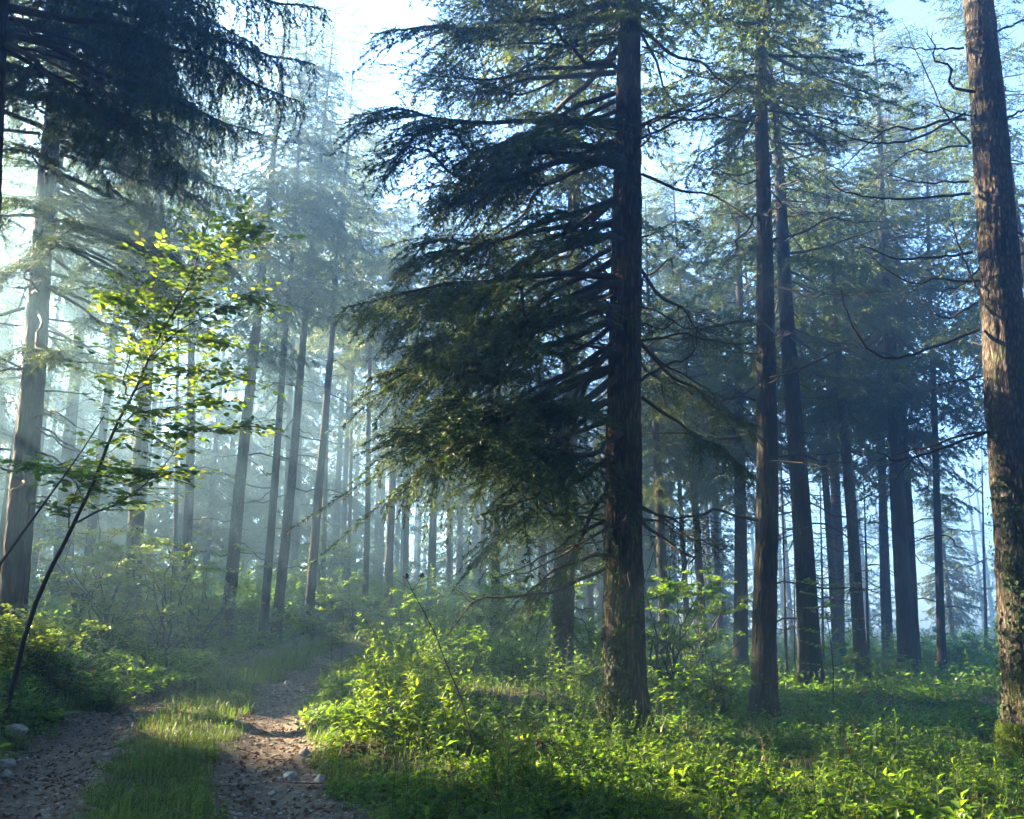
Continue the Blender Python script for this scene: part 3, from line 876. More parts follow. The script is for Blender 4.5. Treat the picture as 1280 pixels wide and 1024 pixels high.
# ------------------------------------------------------------------ trees closing the view and the stand that shades the track
fr = random.Random(31)
FILL = [(400, 33, 20.0, 0), (505, 42, 21, 0), (455, 30, 19.6, 0), (425, 45, 22.5, 1), (350, 36, 22, 0), (20, 30, 21, 0),
                     (620, 24, 13.5, 2), (680, 30, 16, 0), (560, 40, 19, 0), (600, 46, 21, 1), (740, 34, 17, 0), (830, 24, 14, 2), (860, 34, 18, 1), (800, 42, 19, 0),
                     (900, 40, 20, 1), (965, 31, 20.5, 1), (1045, 32, 21, 1), (880, 30, 20, 1), (1190, 44, 13, 2), (-10, 20, 21, 0), (-70, 17, 21, 0), (45, 21, 20, 1), (1310, 28, 21, 0), (1350, 20, 20, 0),
                     (100, 27, 21, 0), (160, 40, 22, 0), (30, 43, 22, 2), (125, 47, 22, 2), (215, 45, 22, 2), (290, 48, 22, 2), (360, 50, 22, 2), (250, 38, 17, 2), (75, 37, 18, 2), (410, 54, 22, 2), (330, 55, 22, 0), (500, 55, 20, 0), (650, 58, 22, 0), (780, 58, 22, 0), (60, 48, 22, 0)]
PLACES = [(60, 'the grey trunk on the bank'), (140, 'the bright-edged trunk in glowing mist'), (220, 'the dark trunk on the bank'), (320, 'the reddish lit-edged trunk'),
          (380, 'the two close trunks at the bend'), (470, 'the leaning trunk at the end of the track'), (580, 'the outer boughs of the big spruce'), (700, 'the pale ivy-clad trunk'),
          (800, 'the trunk of the big spruce'), (890, 'the broad green shrub'), (970, 'the dark straight trunk'), (1150, 'the leaning trunks on the right'), (9999, 'the thick mossy trunk')]
ORDER = ['nearest', 'second', 'third', 'fourth', 'fifth', 'sixth']


def fill_label(px, d):
    spot = [n_ for lim, n_ in PLACES if px < lim][0]
    mates = sorted(q[1] for q in FILL if [n_ for lim, n_ in PLACES if q[0] < lim][0] == spot)
    if len(mates) == 1:
        return 'full-crowned spruce fading into mist behind ' + spot
    return ORDER[mates.index(d)] + ' of the misty full-crowned spruces behind ' + spot


for px, d, H, ci in FILL:
    simple_tree('spruce_tree', px, d, (px + (640 - px) * .10 + fr.uniform(-10, 10), 300), fr.uniform(.20, .32), H, CROWN_HIGH if px < 560 and ci != 2 else (CROWN_FAR[ci] if d > 29 else CROWN_MID[ci % 2]),
                fill_label(px, d), 'spruces closing the view', seed=200 + int(d))

# sunny spots: no crown of the stand may stand between them and the sun
LIT = [ground_pix(x, y) + np.array([0, 0, dz]) for x, y, dz in
       [(160, 886, 0), (250, 893, 0), (330, 903, 0), (395, 915, 0), (470, 880, .5), (440, 850, .6), (900, 990, .2), (1050, 1000, .2), (1180, 985, .2), (380, 790, .3), (345, 775, .3)]]
LIT += [pix(1250, 680, 10.8), pix(1250, 740, 10.8), pix(1250, 810, 10.8), pix(1240, 900, 10.8), pix(760, 800, 11.4),
        pix(640, 180, 11.5),
        pix(250, 340, 9.8), pix(290, 310, 9.8), pix(200, 420, 10), pix(230, 590, 9.9), pix(150, 600, 10.2), pix(280, 450, 9.8),
        pix(100, 430, 11), pix(380, 430, 20), pix(60, 560, 13), pix(180, 690, 18), pix(240, 700, 19), pix(30, 745, 12.5), pix(1060, 160, 25),
        pix(1000, 250, 24), pix(900, 200, 24), pix(860, 130, 22)]
sv = np.array(SUN)
n_shade = 0


def stand_tree(x, y, kind, H, rr, rz, sunny, wide=1.0):
    o = link('spruce_tree', None, loc=(x, y, gz(x, y) - .1), cat='tree',
             label='spruce in the dense stand on the sunward side of the track' if sunny else 'spruce in the stand that surrounds the opening of the track',
             group='stand on the sunward side' if sunny else 'stand around the opening')
    link('trunk', FAR_TRUNK[kind], o, scale=(rr, rr, H / 20))
    s = H / 21; sx_ = s * (.64 if sunny else wide)
    link('crown', CROWN_FAR[kind][1], o, rot=(0, 0, rz), scale=(sx_, sx_, s), kind='stuff')
    link('crown_limb', CROWN_FAR[kind][0], o, rot=(0, 0, rz), scale=(sx_, sx_, s), kind='stuff')


for sunny, x0_, x1_, y0_, y1_, st in ((True, -52, -4, -2, 50, 2.5), (False, -24, 36, -26, 40, 6.4)):
    for gx_ in np.arange(x0_, x1_, st):
        for gy_ in np.arange(y0_, y1_, st):
            x, y = gx_ + fr.uniform(-1.0, 1.0), gy_ + fr.uniform(-1.0, 1.0)
            kind = fr.choice([0, 0, 1, 2]); H = fr.uniform(19, 22.5); rr = fr.uniform(.7, 1.0); rz = fr.random() * 6.28
            if abs(x) < .60 * y + 3.0 or math.hypot(x, y) < 5 or abs(x - path_c(y)) < 2.6:
                continue
            if sunny and not 1 < .469 * x + .883 * y < 33:
                continue
            if not sunny and ((x < -3 and y > -2) or (x > 10 and y > 15)):
                continue
            if x > -12 and y < 12:
                kind = 1
            h0, h1, rm = [(5.0, 20.5, 3.3), (8.0, 21.5, 3.2), (3.0, 17.0, 3.2)][kind]
            k_ = .62 if sunny else 1.0

            def clear(x, y):
                zz = gz(x, y)
                for p in LIT:
                    t = ((x - p[0]) * sv[0] + (y - p[1]) * sv[1]) / (sv[0] ** 2 + sv[1] ** 2)
                    if t < 0:
                        continue
                    q = p + sv * t
                    hq = (q[2] - zz) / (H / 21)
                    rad_ = .35 if hq < h0 - 1.5 else rm * k_ * max(0, 1 - (hq - h0) / (h1 - h0)) ** .7
                    if hq < h1 and math.hypot(q[0] - x, q[1] - y) < rad_ * .72:
                        return False
                return True
            # a tree in the way of a sunny spot stands a little further on
            ok = clear(x, y)
            for _ in range(24):
                if ok:
                    break
                x2, y2 = x + fr.uniform(-3, 3), y + fr.uniform(-3, 3)
                if abs(x2) > .60 * y2 + 3.0 and clear(x2, y2):
                    x, y, ok = x2, y2, True
            if not ok:
                continue
            n_shade += 1
            stand_tree(x, y, kind, H, rr, rz, sunny)
# slim spruces added to the sunward stand to cut the sunlight into shafts
n_slim = 0
for _ in range(3000):
    t_ = fr.uniform(9, 34); u0 = fr.choice([9.9, 11.3, 13.6, 14.4, 16.5, 18.5, 5.5]) + fr.gauss(0, .35)
    x, y = .469 * u0 - .883 * (t_ + 4), .883 * u0 + .469 * (t_ + 4)
    u_ = .469 * x + .883 * y
    if x > -.60 * y - 1.0 or abs(x - path_c(y)) < 3 or not 3 < u_ < 30 or n_slim >= 150:
        continue
    H = fr.uniform(13, 20); zz = gz(x, y); ok = True
    for p in LIT:
        t = ((x - p[0]) * sv[0] + (y - p[1]) * sv[1]) / (sv[0] ** 2 + sv[1] ** 2)
        q = p + sv * t
        hq = (q[2] - zz) / (H / 17)
        rad_ = .2 if hq < 2 else 1.25 * max(0, 1 - (hq - 3) / 14) ** .6 + .1
        if t > 0 and hq < 17 and math.hypot(q[0] - x, q[1] - y) < rad_:
            ok = False
            break
    if not ok:
        continue
    n_slim += 1
    o = link('added_slim_spruce', None, loc=(x, y, zz - .1), cat='tree', label='slim suppressed spruce between the big trees of the sunward stand', group='stand of added slim spruces')
    link('trunk', FAR_TRUNK[n_slim % 3], o, scale=(.4, .4, H / 20))
    s = H / 17; sx_ = s * .40; rz = fr.random() * 6.28
    link('crown', CROWN_FAR[2][1], o, rot=(0, 0, rz), scale=(sx_, sx_, s), kind='stuff')
    link('crown_limb', CROWN_FAR[2][0], o, rot=(0, 0, rz), scale=(sx_, sx_, s), kind='stuff')
print('slim', n_slim)
for x, y, rz in [(1.6, -2.6, 0), (-4.6, .4, 1), (4.4, .6, 2), (6.2, 3.6, 3), (-5.6, 3.0, 4), (-1.2, -6.5, 5), (9, 6.5, 1.5), (-8, 1.5, 2.5), (4.5, -4.5, .5)]:  # spruces added round the camera, most crowns widened, to darken the near mist
    stand_tree(x, y, 1, 22.3, .9, rz, False, 1.0 if x > 8 else 1.5)
print('shade trees', n_shade)

# where the sun still has to get through, take out what stands in its way
bpy.context.view_layer.update()
dg = bpy.context.evaluated_depsgraph_get()
hits = {}
jr = random.Random(3)
for p in LIT:
    for j in range(6):
        o_ = Vector(p) + Vector((jr.gauss(0, .15), jr.gauss(0, .15), jr.gauss(0, .15))) + SUN * .6
        for k in range(60):
            ok, loc, nr_, idx, ob, mw = sc.ray_cast(dg, o_, SUN)
            if not ok:
                break
            rt = ob
            while rt.parent:
                rt = rt.parent
            nm = None
            if str(rt.get('group', '')).startswith(('stand', 'spruces closing')):
                nm = rt.name
            elif rt.name in (L1.name, U.name, T1.name) and k < 40:
                nm = ob.parent.name if ob.name.startswith('needles') else (ob.name if ob.name.startswith(('bough', 'dead_branch')) else None)
            if nm:
                hits[nm] = hits.get(nm, 0) + 1
            o_ = loc + SUN * .02
gone = [bpy.data.objects[nm] for nm, c in hits.items() if c >= (2 if nm.startswith('bough') else 5)]
print('opened', len(gone), [g_.name for g_ in gone][:40])
doomed = set()
for g_ in gone:
    doomed.add(g_); doomed.update(g_.children_recursive)
for g_ in doomed:
    bpy.data.objects.remove(g_)

# added loose-crowned spruces by the bank: sparse crowns split the sun into shafts
CROWN_LOOSE = [crown_meshes(31 + k, 4.0, 20.5, 3.2, LOD2, 1, .62, .1, .8) for k in range(2)]
for k, (u0, t0) in enumerate([(6.0, 16.0), (10.1, 20), (10.9, 17.5), (11.6, 21.5), (12.8, 24), (14.2, 25.5)]):
    x, y = .469 * u0 - .883 * t0, .883 * u0 + .469 * t0
    o = link('spruce_tree', None, loc=(x, y, gz(x, y) - .1), cat='tree', label='loose-crowned spruce added at the edge of the bank to split the sun into shafts', group='loose-crowned spruces added on the bank')
    link('trunk', FAR_TRUNK[k % 3], o, scale=(.6, .6, 1))
    link('crown', CROWN_LOOSE[k % 2][1], o, rot=(0, 0, k * 1.7), kind='stuff')
    link('crown_limb', CROWN_LOOSE[k % 2][0], o, rot=(0, 0, k * 1.7), kind='stuff')

# ------------------------------------------------------------------ far wood beyond the last trunks
V8, F8, T8 = LOD4[0][1].arrays()
wood_t, wood_c = Geo(), Geo()
for k in range(230):
    y = fr.uniform(52, 100) if k % 3 else fr.uniform(50, 64); x = fr.uniform(-.85, .70) * y
    if .24 < x / y < .66 and y < 72:
        continue
    H = fr.uniform(17, 22); z0 = gz(x, y)
    tube(wood_t, [(x, y, z0 - .3), (x, y, z0 + H * .5), (x, y, z0 + H)], [.25, .18, .03], 5)
    for j in range(28):
        f = j / 28
        h = z0 + H * ((.03 if k % 2 else .12) + .86 * f)
        sel = fr.randrange(9)
        tri = F8[sel::9]
        Vt = transform(V8, fr.random() * 6.28, R(-20 + 40 * f), (3.2 * (1 - f) ** .8 + .25) / 3.0, np.array([x, y, h]))
        big = Vt[tri]; cen = big.mean(1, keepdims=True)
        big = cen + (big - cen) * 2.9
        wood_c.add(big.reshape(-1, 3), np.arange(len(tri) * 3).reshape(-1, 3), T8[sel::9])
for k in range(170):
    y = fr.uniform(40, 60); x = fr.uniform(-.85, .62) * y
    if .26 < x / y < .64 or abs(x - path_c(y)) < 3:
        continue
    H = fr.uniform(2.5, 7); z0 = gz(x, y)
    for j in range(12):
        f = j / 12
        sel = fr.randrange(9)
        tri = F8[sel::9]
        Vt = transform(V8, fr.random() * 6.28, R(-10 + 40 * f), (H * .34 * (1 - f) ** .8 + .25) / 3.0, np.array([x, y, z0 + H * (.03 + .9 * f)]))
        big = Vt[tri]; cen = big.mean(1, keepdims=True)
        big = cen + (big - cen) * 2.4
        wood_c.add(big.reshape(-1, 3), np.arange(len(tri) * 3).reshape(-1, 3), np.clip(T8[sel::9] + .1, 0, 1))
wo_ = link('far_wood', wood_c.mesh('far_wood', M_needle), label='far spruce wood dissolving in pale blue mist', cat='wood', kind='stuff')
link('trunk', wood_t.mesh('far_trunks', M_bark), wo_, kind='stuff')

# ------------------------------------------------------------------ undergrowth
def spots(n, y0, y1, keep=None, x_lo=None, x_hi=None, power=1.0):
    """Random ground points in the part of the wood that the track's opening looks into."""
    y = y0 + (y1 - y0) * rng.random(n) ** power
    w = .64 * y + 1.0
    x = (rng.random(n) * 2 - 1) * w
    m = np.ones(n, bool)
    if x_lo is not None:
        m &= x > x_lo
    if x_hi is not None:
        m &= x < x_hi
    if keep is not None:
        m &= rng.random(n) < keep(x, y)
    x, y = x[m], y[m]
    return np.stack([x, y, ground_z(x, y)], 1)


def off_track(x, y):
    return 1 - track_mask(x, y)


def herbs(GL, GS, P, h, nl, ll, lw, tint, el=(.9, .1), lean=.15, r=rng, whorl=1, bare=.15):
    """Upright leafy herbs: stems (GS) with leaves along them (GL)."""
    n = len(P)
    if not n:
        return
    h = np.broadcast_to(np.asarray(h, float), (n,)); tint = np.broadcast_to(np.asarray(tint, float), (n,))
    ln = r.normal(size=(n, 2)) * lean
    mid = P + np.stack([ln[:, 0] * h * .4, ln[:, 1] * h * .4, h * .55], 1)
    top = P + np.stack([ln[:, 0] * h, ln[:, 1] * h, h], 1)
    if GS is not None:
        sticks(GS, P, mid, .0035 * (.5 + h), .003 * (.5 + h)); sticks(GS, mid, top, .003 * (.5 + h), .0015)
    i = np.repeat(np.arange(n), nl); k = np.tile(np.arange(nl), n)
    t = bare + (1 - bare) * (k // whorl + r.random(n * nl) * .5) / (nl / whorl)
    t = np.clip(t, 0, 1)
    a = (t < .55)[:, None]
    pos = np.where(a, P[i] + (mid - P)[i] * (t / .55)[:, None], mid[i] + (top - mid)[i] * ((t - .55) / .45)[:, None])
    az = k * 2.4 + (k % whorl) * (2 * np.pi / whorl) + r.random(n)[i] * 6.28 + r.normal(size=n * nl) * .3
    e = el[1] + (el[0] - el[1]) * t ** 2 + r.normal(size=n * nl) * .25
    D = azel(az, e)
    size = (1.15 - .65 * t) * (.7 + .6 * r.random(n * nl))
    leaves(GL, pos, D, np.array([0, 0, 1.0]) + r.normal(size=(n * nl, 3)) * .25, ll * size, lw * size,
           np.clip(tint[i] + (r.random(n * nl) - .5) * .4, 0, 1), droop=.3)


def cover(GL, P, hlo, hhi, ll, lw, tint):
    n = len(P)
    Q = P + np.stack([rng.normal(size=n) * .03, rng.normal(size=n) * .03, hlo + (hhi - hlo) * rng.random(n) ** 1.3], 1)
    D = azel(rng.random(n) * 6.28, rng.normal(size=n) * .35)
    sz = .6 + .8 * rng.random(n)
    leaves(GL, Q, D, np.array([0, 0, 1.0]) + rng.normal(size=(n, 3)) * .35, ll * sz, lw * sz, np.clip(tint + (rng.random(n) - .5) * .5, 0, 1))


# grass on the middle strip of the track, its verges and between the herbs
G = Geo()
def strip(x, y):
    d = np.abs(x - path_c(y))
    return off_track(x, y) ** 2 * np.where(d < 1.9, 1.0, .28) * (.35 + .65 * vnoise(x * 1.3, y * 1.3, 31)) * np.where(x > 4, .5, 1)
P = spots(230000, 5.2, 15, strip, x_hi=7.5)
n = len(P); mids = np.abs(P[:, 0] - path_c(P[:, 1])) < .6
hh = np.where(mids, .09, .12) * (.35 + 1.1 * rng.random(n)) * (.5 + 1.5 * vnoise(P[:, 0] * 2.6, P[:, 1] * 2.6, 33))
blades(G, P, hh, rng.random(n) * 6.28, .2 + .7 * rng.random(n), .0055, np.clip(.25 + .5 * rng.random(n) ** 1.6 + .45 * (rng.random(n) < .16), 0, 1))
P = spots(120000, 15, 36, lambda x, y: strip(x, y) * np.where(x > 5, .3, 1))
n = len(P)
blades(G, P, .16 + .25 * rng.random(n), rng.random(n) * 6.28, .2 + .6 * rng.random(n), .012, np.clip(.25 + .5 * rng.random(n), 0, 1))
P = spots(5000, 5.4, 12, lambda x, y: off_track(x, y) * smooth(.5, .7, vnoise(x * 1.5, y * 1.5, 35)) * (x < 6))
n = len(P)
blades(G, P, .22 + .25 * rng.random(n), rng.random(n) * 6.28, .6 + .9 * rng.random(n), .006, np.clip(.15 + .55 * rng.random(n) ** 1.5, 0, 1))
link('grass', G.mesh('grass', M_grass), kind='stuff', label='short grass on the middle strip and verges of the track', cat='grass')

# low leafy carpet over the forest floor
G = Geo()
def carpet(x, y):
    d = np.abs(x - path_c(y))
    dark = np.exp(-(((x + .2) / 2.2) ** 2 + ((y - 13.2) / 1.1) ** 2))       # bare soil beside the big spruce
    return off_track(x, y) * smooth(1.0, 1.7, d) * np.clip((vnoise(x * .9, y * .9, 41) * .6 + vnoise(x * 2.6, y * 2.6, 42) * .4 - .3) * 2.4, .04, 1) * (1 - .95 * dark)
P = spots(90000, 5.2, 12, carpet)
cover(G, P, .01, .13, .06, .040, .30 + .35 * (vnoise(P[:, 0] * .7, P[:, 1] * .7, 43) - .4))
P = spots(90000, 11, 22, carpet)
cover(G, P, .01, .16, .075, .050, .28 + .4 * (vnoise(P[:, 0] * .7, P[:, 1] * .7, 43) - .4))
P = spots(50000, 20, 40, carpet)
cover(G, P, .02, .40, .15, .09, .36)
link('ground_cover', G.mesh('ground_cover', M_herb), kind='stuff', label='low leafy carpet of herbs on the forest floor', cat='ground cover')

# taller herbs
GL, GS = Geo(), Geo()
def mid_bed(x, y):
    return off_track(x, y) * smooth(2.0, 2.9, np.abs(x - path_c(y))) * np.exp(-(((x + .4) / 2.6) ** 2)) * np.clip(.2 + 1.1 * vnoise(x * .8, y * .8, 51), 0, 1)
P = spots(3000, 14.2, 24, mid_bed)
herbs(GL, GS, P, .45 + .65 * rng.random(len(P)), 16, .13, .045, .45)
def bank(x, y):
    c = path_c(y)
    return smooth(1.5, 2.2, c - x) * np.clip(.15 + 1.1 * vnoise(x * .7, y * .7, 53), 0, 1)
P = spots(5200, 9, 30, bank, x_hi=-4)
herbs(GL, GS, P, .25 + .5 * rng.random(len(P)), 14, .12, .05, .40)
def front(seed, cut):
    def f(x, y):
        c = path_c(y)
        bare = np.exp(-(((x + .2) / 2.2) ** 2 + ((y - 13.2) / 1.1) ** 2))
        return off_track(x, y) * smooth(1.55, 2.3, x - c) * smooth(cut, cut + .22, vnoise(x * 1.2, y * 1.2, seed) * .7 + vnoise(x * 3.1, y * 3.1, seed + 1) * .3) * (1 - bare)
    return f
for seed, cut, cnt, (h0, h1), nl, ll, lw, tn, wh in [(57, .54, 3000, (.18, .75), 18, .085, .040, .30, 2), (59, .46, 3600, (.08, .24), 7, .105, .070, .36, 3), (63, .55, 2400, (.25, .55), 18, .105, .018, .50, 1),
                                                    (65, .58, 1800, (.08, .22), 8, .075, .048, .80, 2), (67, .55, 1300, (.12, .40), 9, .20, .075, .40, 1)]:
    P = spots(cnt, 5.6, 11.6, front(seed, cut), x_lo=-3)
    herbs(GL, GS, P, h0 + (h1 - h0) * rng.random(len(P)) ** 1.5, nl, ll, lw, tn, whorl=wh, lean=.25)
    P = spots(cnt, 11.6, 24, front(seed + 20, cut), x_lo=.5)
    herbs(GL, GS, P, (h0 + (h1 - h0) * rng.random(len(P)) ** 1.5) * .6, nl, ll, lw, tn * .9, whorl=wh, lean=.25)
    P = spots(cnt // 3, 9.5, 16, lambda x, y: smooth(1.3, 1.8, path_c(y) - x) * smooth(cut, cut + .2, vnoise(x * 1.2, y * 1.2, seed + 40)), x_hi=-3)
    herbs(GL, GS, P, (h0 + (h1 - h0) * rng.random(len(P))) * .9, nl, ll, lw, tn, whorl=wh, lean=.25)
P = spots(5200, 5.4, 16, lambda x, y: (np.abs(x - path_c(y)) < .75) * off_track(x, y) * smooth(.45, .6, vnoise(x * 2, y * 2, 69)))
herbs(GL, GS, P, .04 + .12 * rng.random(len(P)), 6, .07, .035, .40, lean=.4)
P = spots(2600, 26, 52, lambda x, y: np.clip(vnoise(x * .4, y * .4, 58) * 1.4, 0, 1) * off_track(x, y))
herbs(GL, None, P, .5 + 1.0 * rng.random(len(P)), 26, .26, .12, .45)
ug = link('undergrowth', GL.mesh('undergrowth', M_herb), kind='stuff', label='tangle of knee-high leafy herbs under the trees', cat='undergrowth')
link('stem', GS.mesh('undergrowth_stems', M_stem), ug, kind='stuff')

# fallen leaves and gravel
G = Geo()
P = spots(46000, 5.2, 20, lambda x, y: .12 + .5 * track_mask(x, y) + .35 * (np.exp(-(((x - .6) / 2.5) ** 2 + ((y - 12.6) / 1.6) ** 2))) + .6 * smooth(1, 4, x) * smooth(.45, .7, vnoise(x, y, 61)))
n = len(P)
leaves(G, P + np.array([0, 0, .012]), azel(rng.random(n) * 6.28, rng.normal(size=n) * .25), np.array([0, 0, 1.0]) + rng.normal(size=(n, 3)) * .3,
       .05 * (.5 + rng.random(n)), .03 * (.5 + rng.random(n)), rng.random(n), fold=.3)
link('leaf_litter', G.mesh('leaf_litter', M_litter), kind='stuff', label='brown fallen leaves scattered over track and floor', cat='leaf litter')


G = Geo()
P = spots(1500, 5.4, 20, lambda x, y: off_track(x, y) * .6 + .15)
n = len(P); a = rng.random(n) * 6.28; ln = .08 + .5 * rng.random(n) ** 2.5
e = P + np.stack([np.cos(a) * ln, np.sin(a) * ln, 0 * a], 1)
e[:, 2] = ground_z(e[:, 0], e[:, 1]) + .05 * rng.random(n)
sticks(G, P + np.array([0, 0, .015]), e + np.array([0, 0, .015]), .004 + .006 * rng.random(n), .003)
link('twig_litter', G.mesh('twig_litter', M_twig), kind='stuff', label='thin dead twigs strewn over the forest floor', cat='twigs')


def stone_geo(r, size, sub=1):
    t = (1 + 5 ** .5) / 2
    v = np.array([(-1, t, 0), (1, t, 0), (-1, -t, 0), (1, -t, 0), (0, -1, t), (0, 1, t), (0, -1, -t), (0, 1, -t), (t, 0, -1), (t, 0, 1), (-t, 0, -1), (-t, 0, 1)], float)
    f = np.array([(0, 11, 5), (0, 5, 1), (0, 1, 7), (0, 7, 10), (0, 10, 11), (1, 5, 9), (5, 11, 4), (11, 10, 2), (10, 7, 6), (7, 1, 8), (3, 9, 4), (3, 4, 2), (3, 2, 6), (3, 6, 8), (3, 8, 9), (4, 9, 5), (2, 4, 11), (6, 2, 10), (8, 6, 7), (9, 8, 1)])
    v = unit(v)
    for _ in range(sub):
        tri = v[f]; a, b, c = tri[:, 0], tri[:, 1], tri[:, 2]
        ab, bc, ca = unit(a + b), unit(b + c), unit(c + a)
        allv = np.concatenate([np.stack([a, ab, ca], 1), np.stack([ab, b, bc], 1), np.stack([ca, bc, c], 1), np.stack([ab, bc, ca], 1)])
        v, inv = np.unique(np.round(allv.reshape(-1, 3), 6), axis=0, return_inverse=True)
        f = inv.reshape(-1, 3)
    ph = r.random(3) * 9
    d = 1 + .22 * np.sin(v[:, 0] * 3.1 + ph[0]) * np.cos(v[:, 1] * 2.7 + ph[1]) + .12 * np.sin(v[:, 2] * 5 + v[:, 0] * 4 + ph[2]) + (r.random(len(v)) - .5) * .10
    return v * d[:, None] * np.asarray(size), f


G = Geo()
P = spots(26000, 5.2, 16, track_mask)
for k in range(6):
    V0, F0 = stone_geo(np.random.default_rng(k), (1, .8, .5), 0)
    Q = P[k::6]; n = len(Q)
    a = rng.random(n) * 6.28; sz = .006 + .030 * rng.random(n) ** 3
    ca, sa = np.cos(a)[:, None], np.sin(a)[:, None]
    W = np.stack([V0[None, :, 0] * ca - V0[None, :, 1] * sa, V0[None, :, 0] * sa + V0[None, :, 1] * ca, np.broadcast_to(V0[None, :, 2], (n, 12))], -1) * sz[:, None, None] + Q[:, None, :]
    G.add(W.reshape(-1, 3), (np.arange(n)[:, None, None] * 12 + F0[None]).reshape(-1, 3))
link('gravel', G.mesh('gravel', M_stone), kind='stuff', label='loose gravel in the wheel ruts of the track', cat='gravel')

for k, (x, y, w, h, lab) in enumerate([(18, 918, .26, .09, 'flat pale stone at the left edge of the track among leaves'), (8, 958, .16, .06, 'small pale stone half sunk at the left rut'),
                                       (8, 975, .13, .05, 'small grey stone lying in the left rut'), (382, 946, .13, .05, 'pale stone at the edge of the right rut'),
                                       (362, 972, .16, .04, 'flat worn stone set in the right rut'), (402, 978, .13, .05, 'pale stone beside the green verge of the right rut'),
                                       (80, 905, .12, .05, 'grey stone peeping out of the left verge'), (360, 857, .16, .05, 'stone in the right rut beyond the sunlit band'), (340, 995, .10, .03, 'dull stone buried in gravel of the right rut')]):
    V, Fc = stone_geo(np.random.default_rng(70 + k), (w * .5, w * .42, h), 2)
    g = Geo(); g.add(V, Fc)
    link('stone', g.mesh('stone', M_stone), loc=ground_pix(x, y) + np.array([0, 0, h * .15]), rot=(0, 0, k * 1.3), label=lab, cat='stone')


# ------------------------------------------------------------------ single plants
def plant(name, label, cat, at, build, group=None, leaf=M_herb, stem=M_stem, rz=0.0):
    """build(GL, GS) fills leaves and stems round the origin."""
    o = link(name, None, loc=at, rot=(0, 0, rz), label=label, cat=cat, group=group)
    o.empty_display_size = .1
    GL, GS = Geo(), Geo()
    build(GL, GS)
    if GS.v:
        link('stem', GS.mesh('stem', stem), o, kind='stuff' if name in ('leafy_herb', 'red_leaved_herb', 'fern', 'shrub') else None)
    if GL.v:
        link('foliage', GL.mesh('foliage', leaf), o, kind='stuff')
    return o


def herb_builder(h, nl, ll, lw, tint, seed, nst=1, spread=.05, whorl=2, lean=.12):
    def f(GL, GS):
        r_ = np.random.default_rng(seed)
        P = np.concatenate([r_.normal(size=(nst, 2)) * spread, np.zeros((nst, 1))], 1)
        herbs(GL, GS, P, h * (.75 + .35 * r_.random(nst)), nl, ll, lw, tint, r=r_, whorl=whorl, lean=lean)
    return f


cl = [(440, 935, .42), (468, 928, .55), (500, 932, .5), (455, 900, .62), (485, 895, .7), (520, 905, .55), (452, 880, .5), (475, 872, .75), (500, 868, .7), (535, 880, .6), (515, 890, .5), (470, 850, .6), (495, 848, .7), (412, 880, .25), (550, 925, .45), (525, 850, .7)]
for k, (x, y, h) in enumerate(cl):
    plant('leafy_herb', 'bright sunlit leafy herb of the clump on the verge of the track', 'herb', ground_pix(x, y), herb_builder(h * 1.25, 24, .15, .052, .62, 500 + k, 5, .10), 'sunlit clump on the verge', rz=k)
for k, (x, y, h, lab) in enumerate([(858, 915, 1.15, 'tall narrow-leaved herb standing by itself right of the big spruce foot'), (872, 925, .75, 'shorter narrow-leaved herb beside a taller one by the big spruce'),
                                    (1018, 985, .5, 'thin upright herb in the lit foreground of the forest floor'), (640, 985, .42, 'broad-leaved herb in the shaded foreground before the big spruce'),
                                    (845, 985, .4, 'bushy herb with pale leaf tips before the big spruce foot'), (940, 1000, .38, 'glossy herb in the foreground below the dark trunk')]):
    plant('leafy_herb', lab, 'herb', ground_pix(x, y), herb_builder(h, 26, .15 if k < 2 else .10, .03 if k < 2 else .045, .58, 540 + k, 1 if k < 3 else 6, .10), rz=k)


def thistle(GL, GS):
    b = ground_pix(592, 955); d = b[1]
    C = np.array([pix(x, y, d - .02 * i) for i, (x, y) in enumerate([(592, 955), (588, 915), (575, 870), (558, 830), (545, 795), (530, 765), (515, 738), (508, 722)])]) - b
    C[0] = 0
    tube(GS, C, np.linspace(.011, .004, len(C)), 6)
    r_ = np.random.default_rng(9)
    for i in range(1, len(C) - 1):
        for s_ in (-1, 1):
            e = C[i] + np.array([s_ * (.10 + .12 * r_.random()), r_.normal() * .08, .02 + .1 * r_.random()])
            sticks(GS, [C[i]], [e], .004, .002)
            n = 3
            leaves(GL, np.repeat([C[i]], n, 0) + (e - C[i]) * np.array([[.3], [.6], [.95]]), np.repeat([unit(e - C[i])], n, 0) + r_.normal(size=(n, 3)) * .4,
                   np.array([0, 0, 1.0]), .11, .03, .2, droop=.4)
    thistle.heads = [C[-1], C[-1] + np.array([.16, 0, .01])]
    tube(GS, [C[-2], C[-2] * .5 + (C[-1] + np.array([.16, 0, -.02])) * .5, C[-1] + np.array([.16, 0, .01])], .004, 5)


TH = plant('thistle', 'tall leaning thistle stalk with dark dried flower heads', 'thistle', ground_pix(592, 955), thistle, stem=M_twig)


for hd in thistle.heads:
    r_ = np.random.default_rng(12); g = Geo()
    V, Fc = stone_geo(r_, (.022, .022, .028), 1)
    g.add(V + np.array([0, 0, .015]), Fc)
    n = 40
    needles(g, np.zeros((n, 3)), unit(r_.normal(size=(n, 3)) + np.array([0, 0, .6])) * .035, .05, .03, .008, r_)
    link('flower_head', g.mesh('flower_head', M_twig), TH, loc=hd)


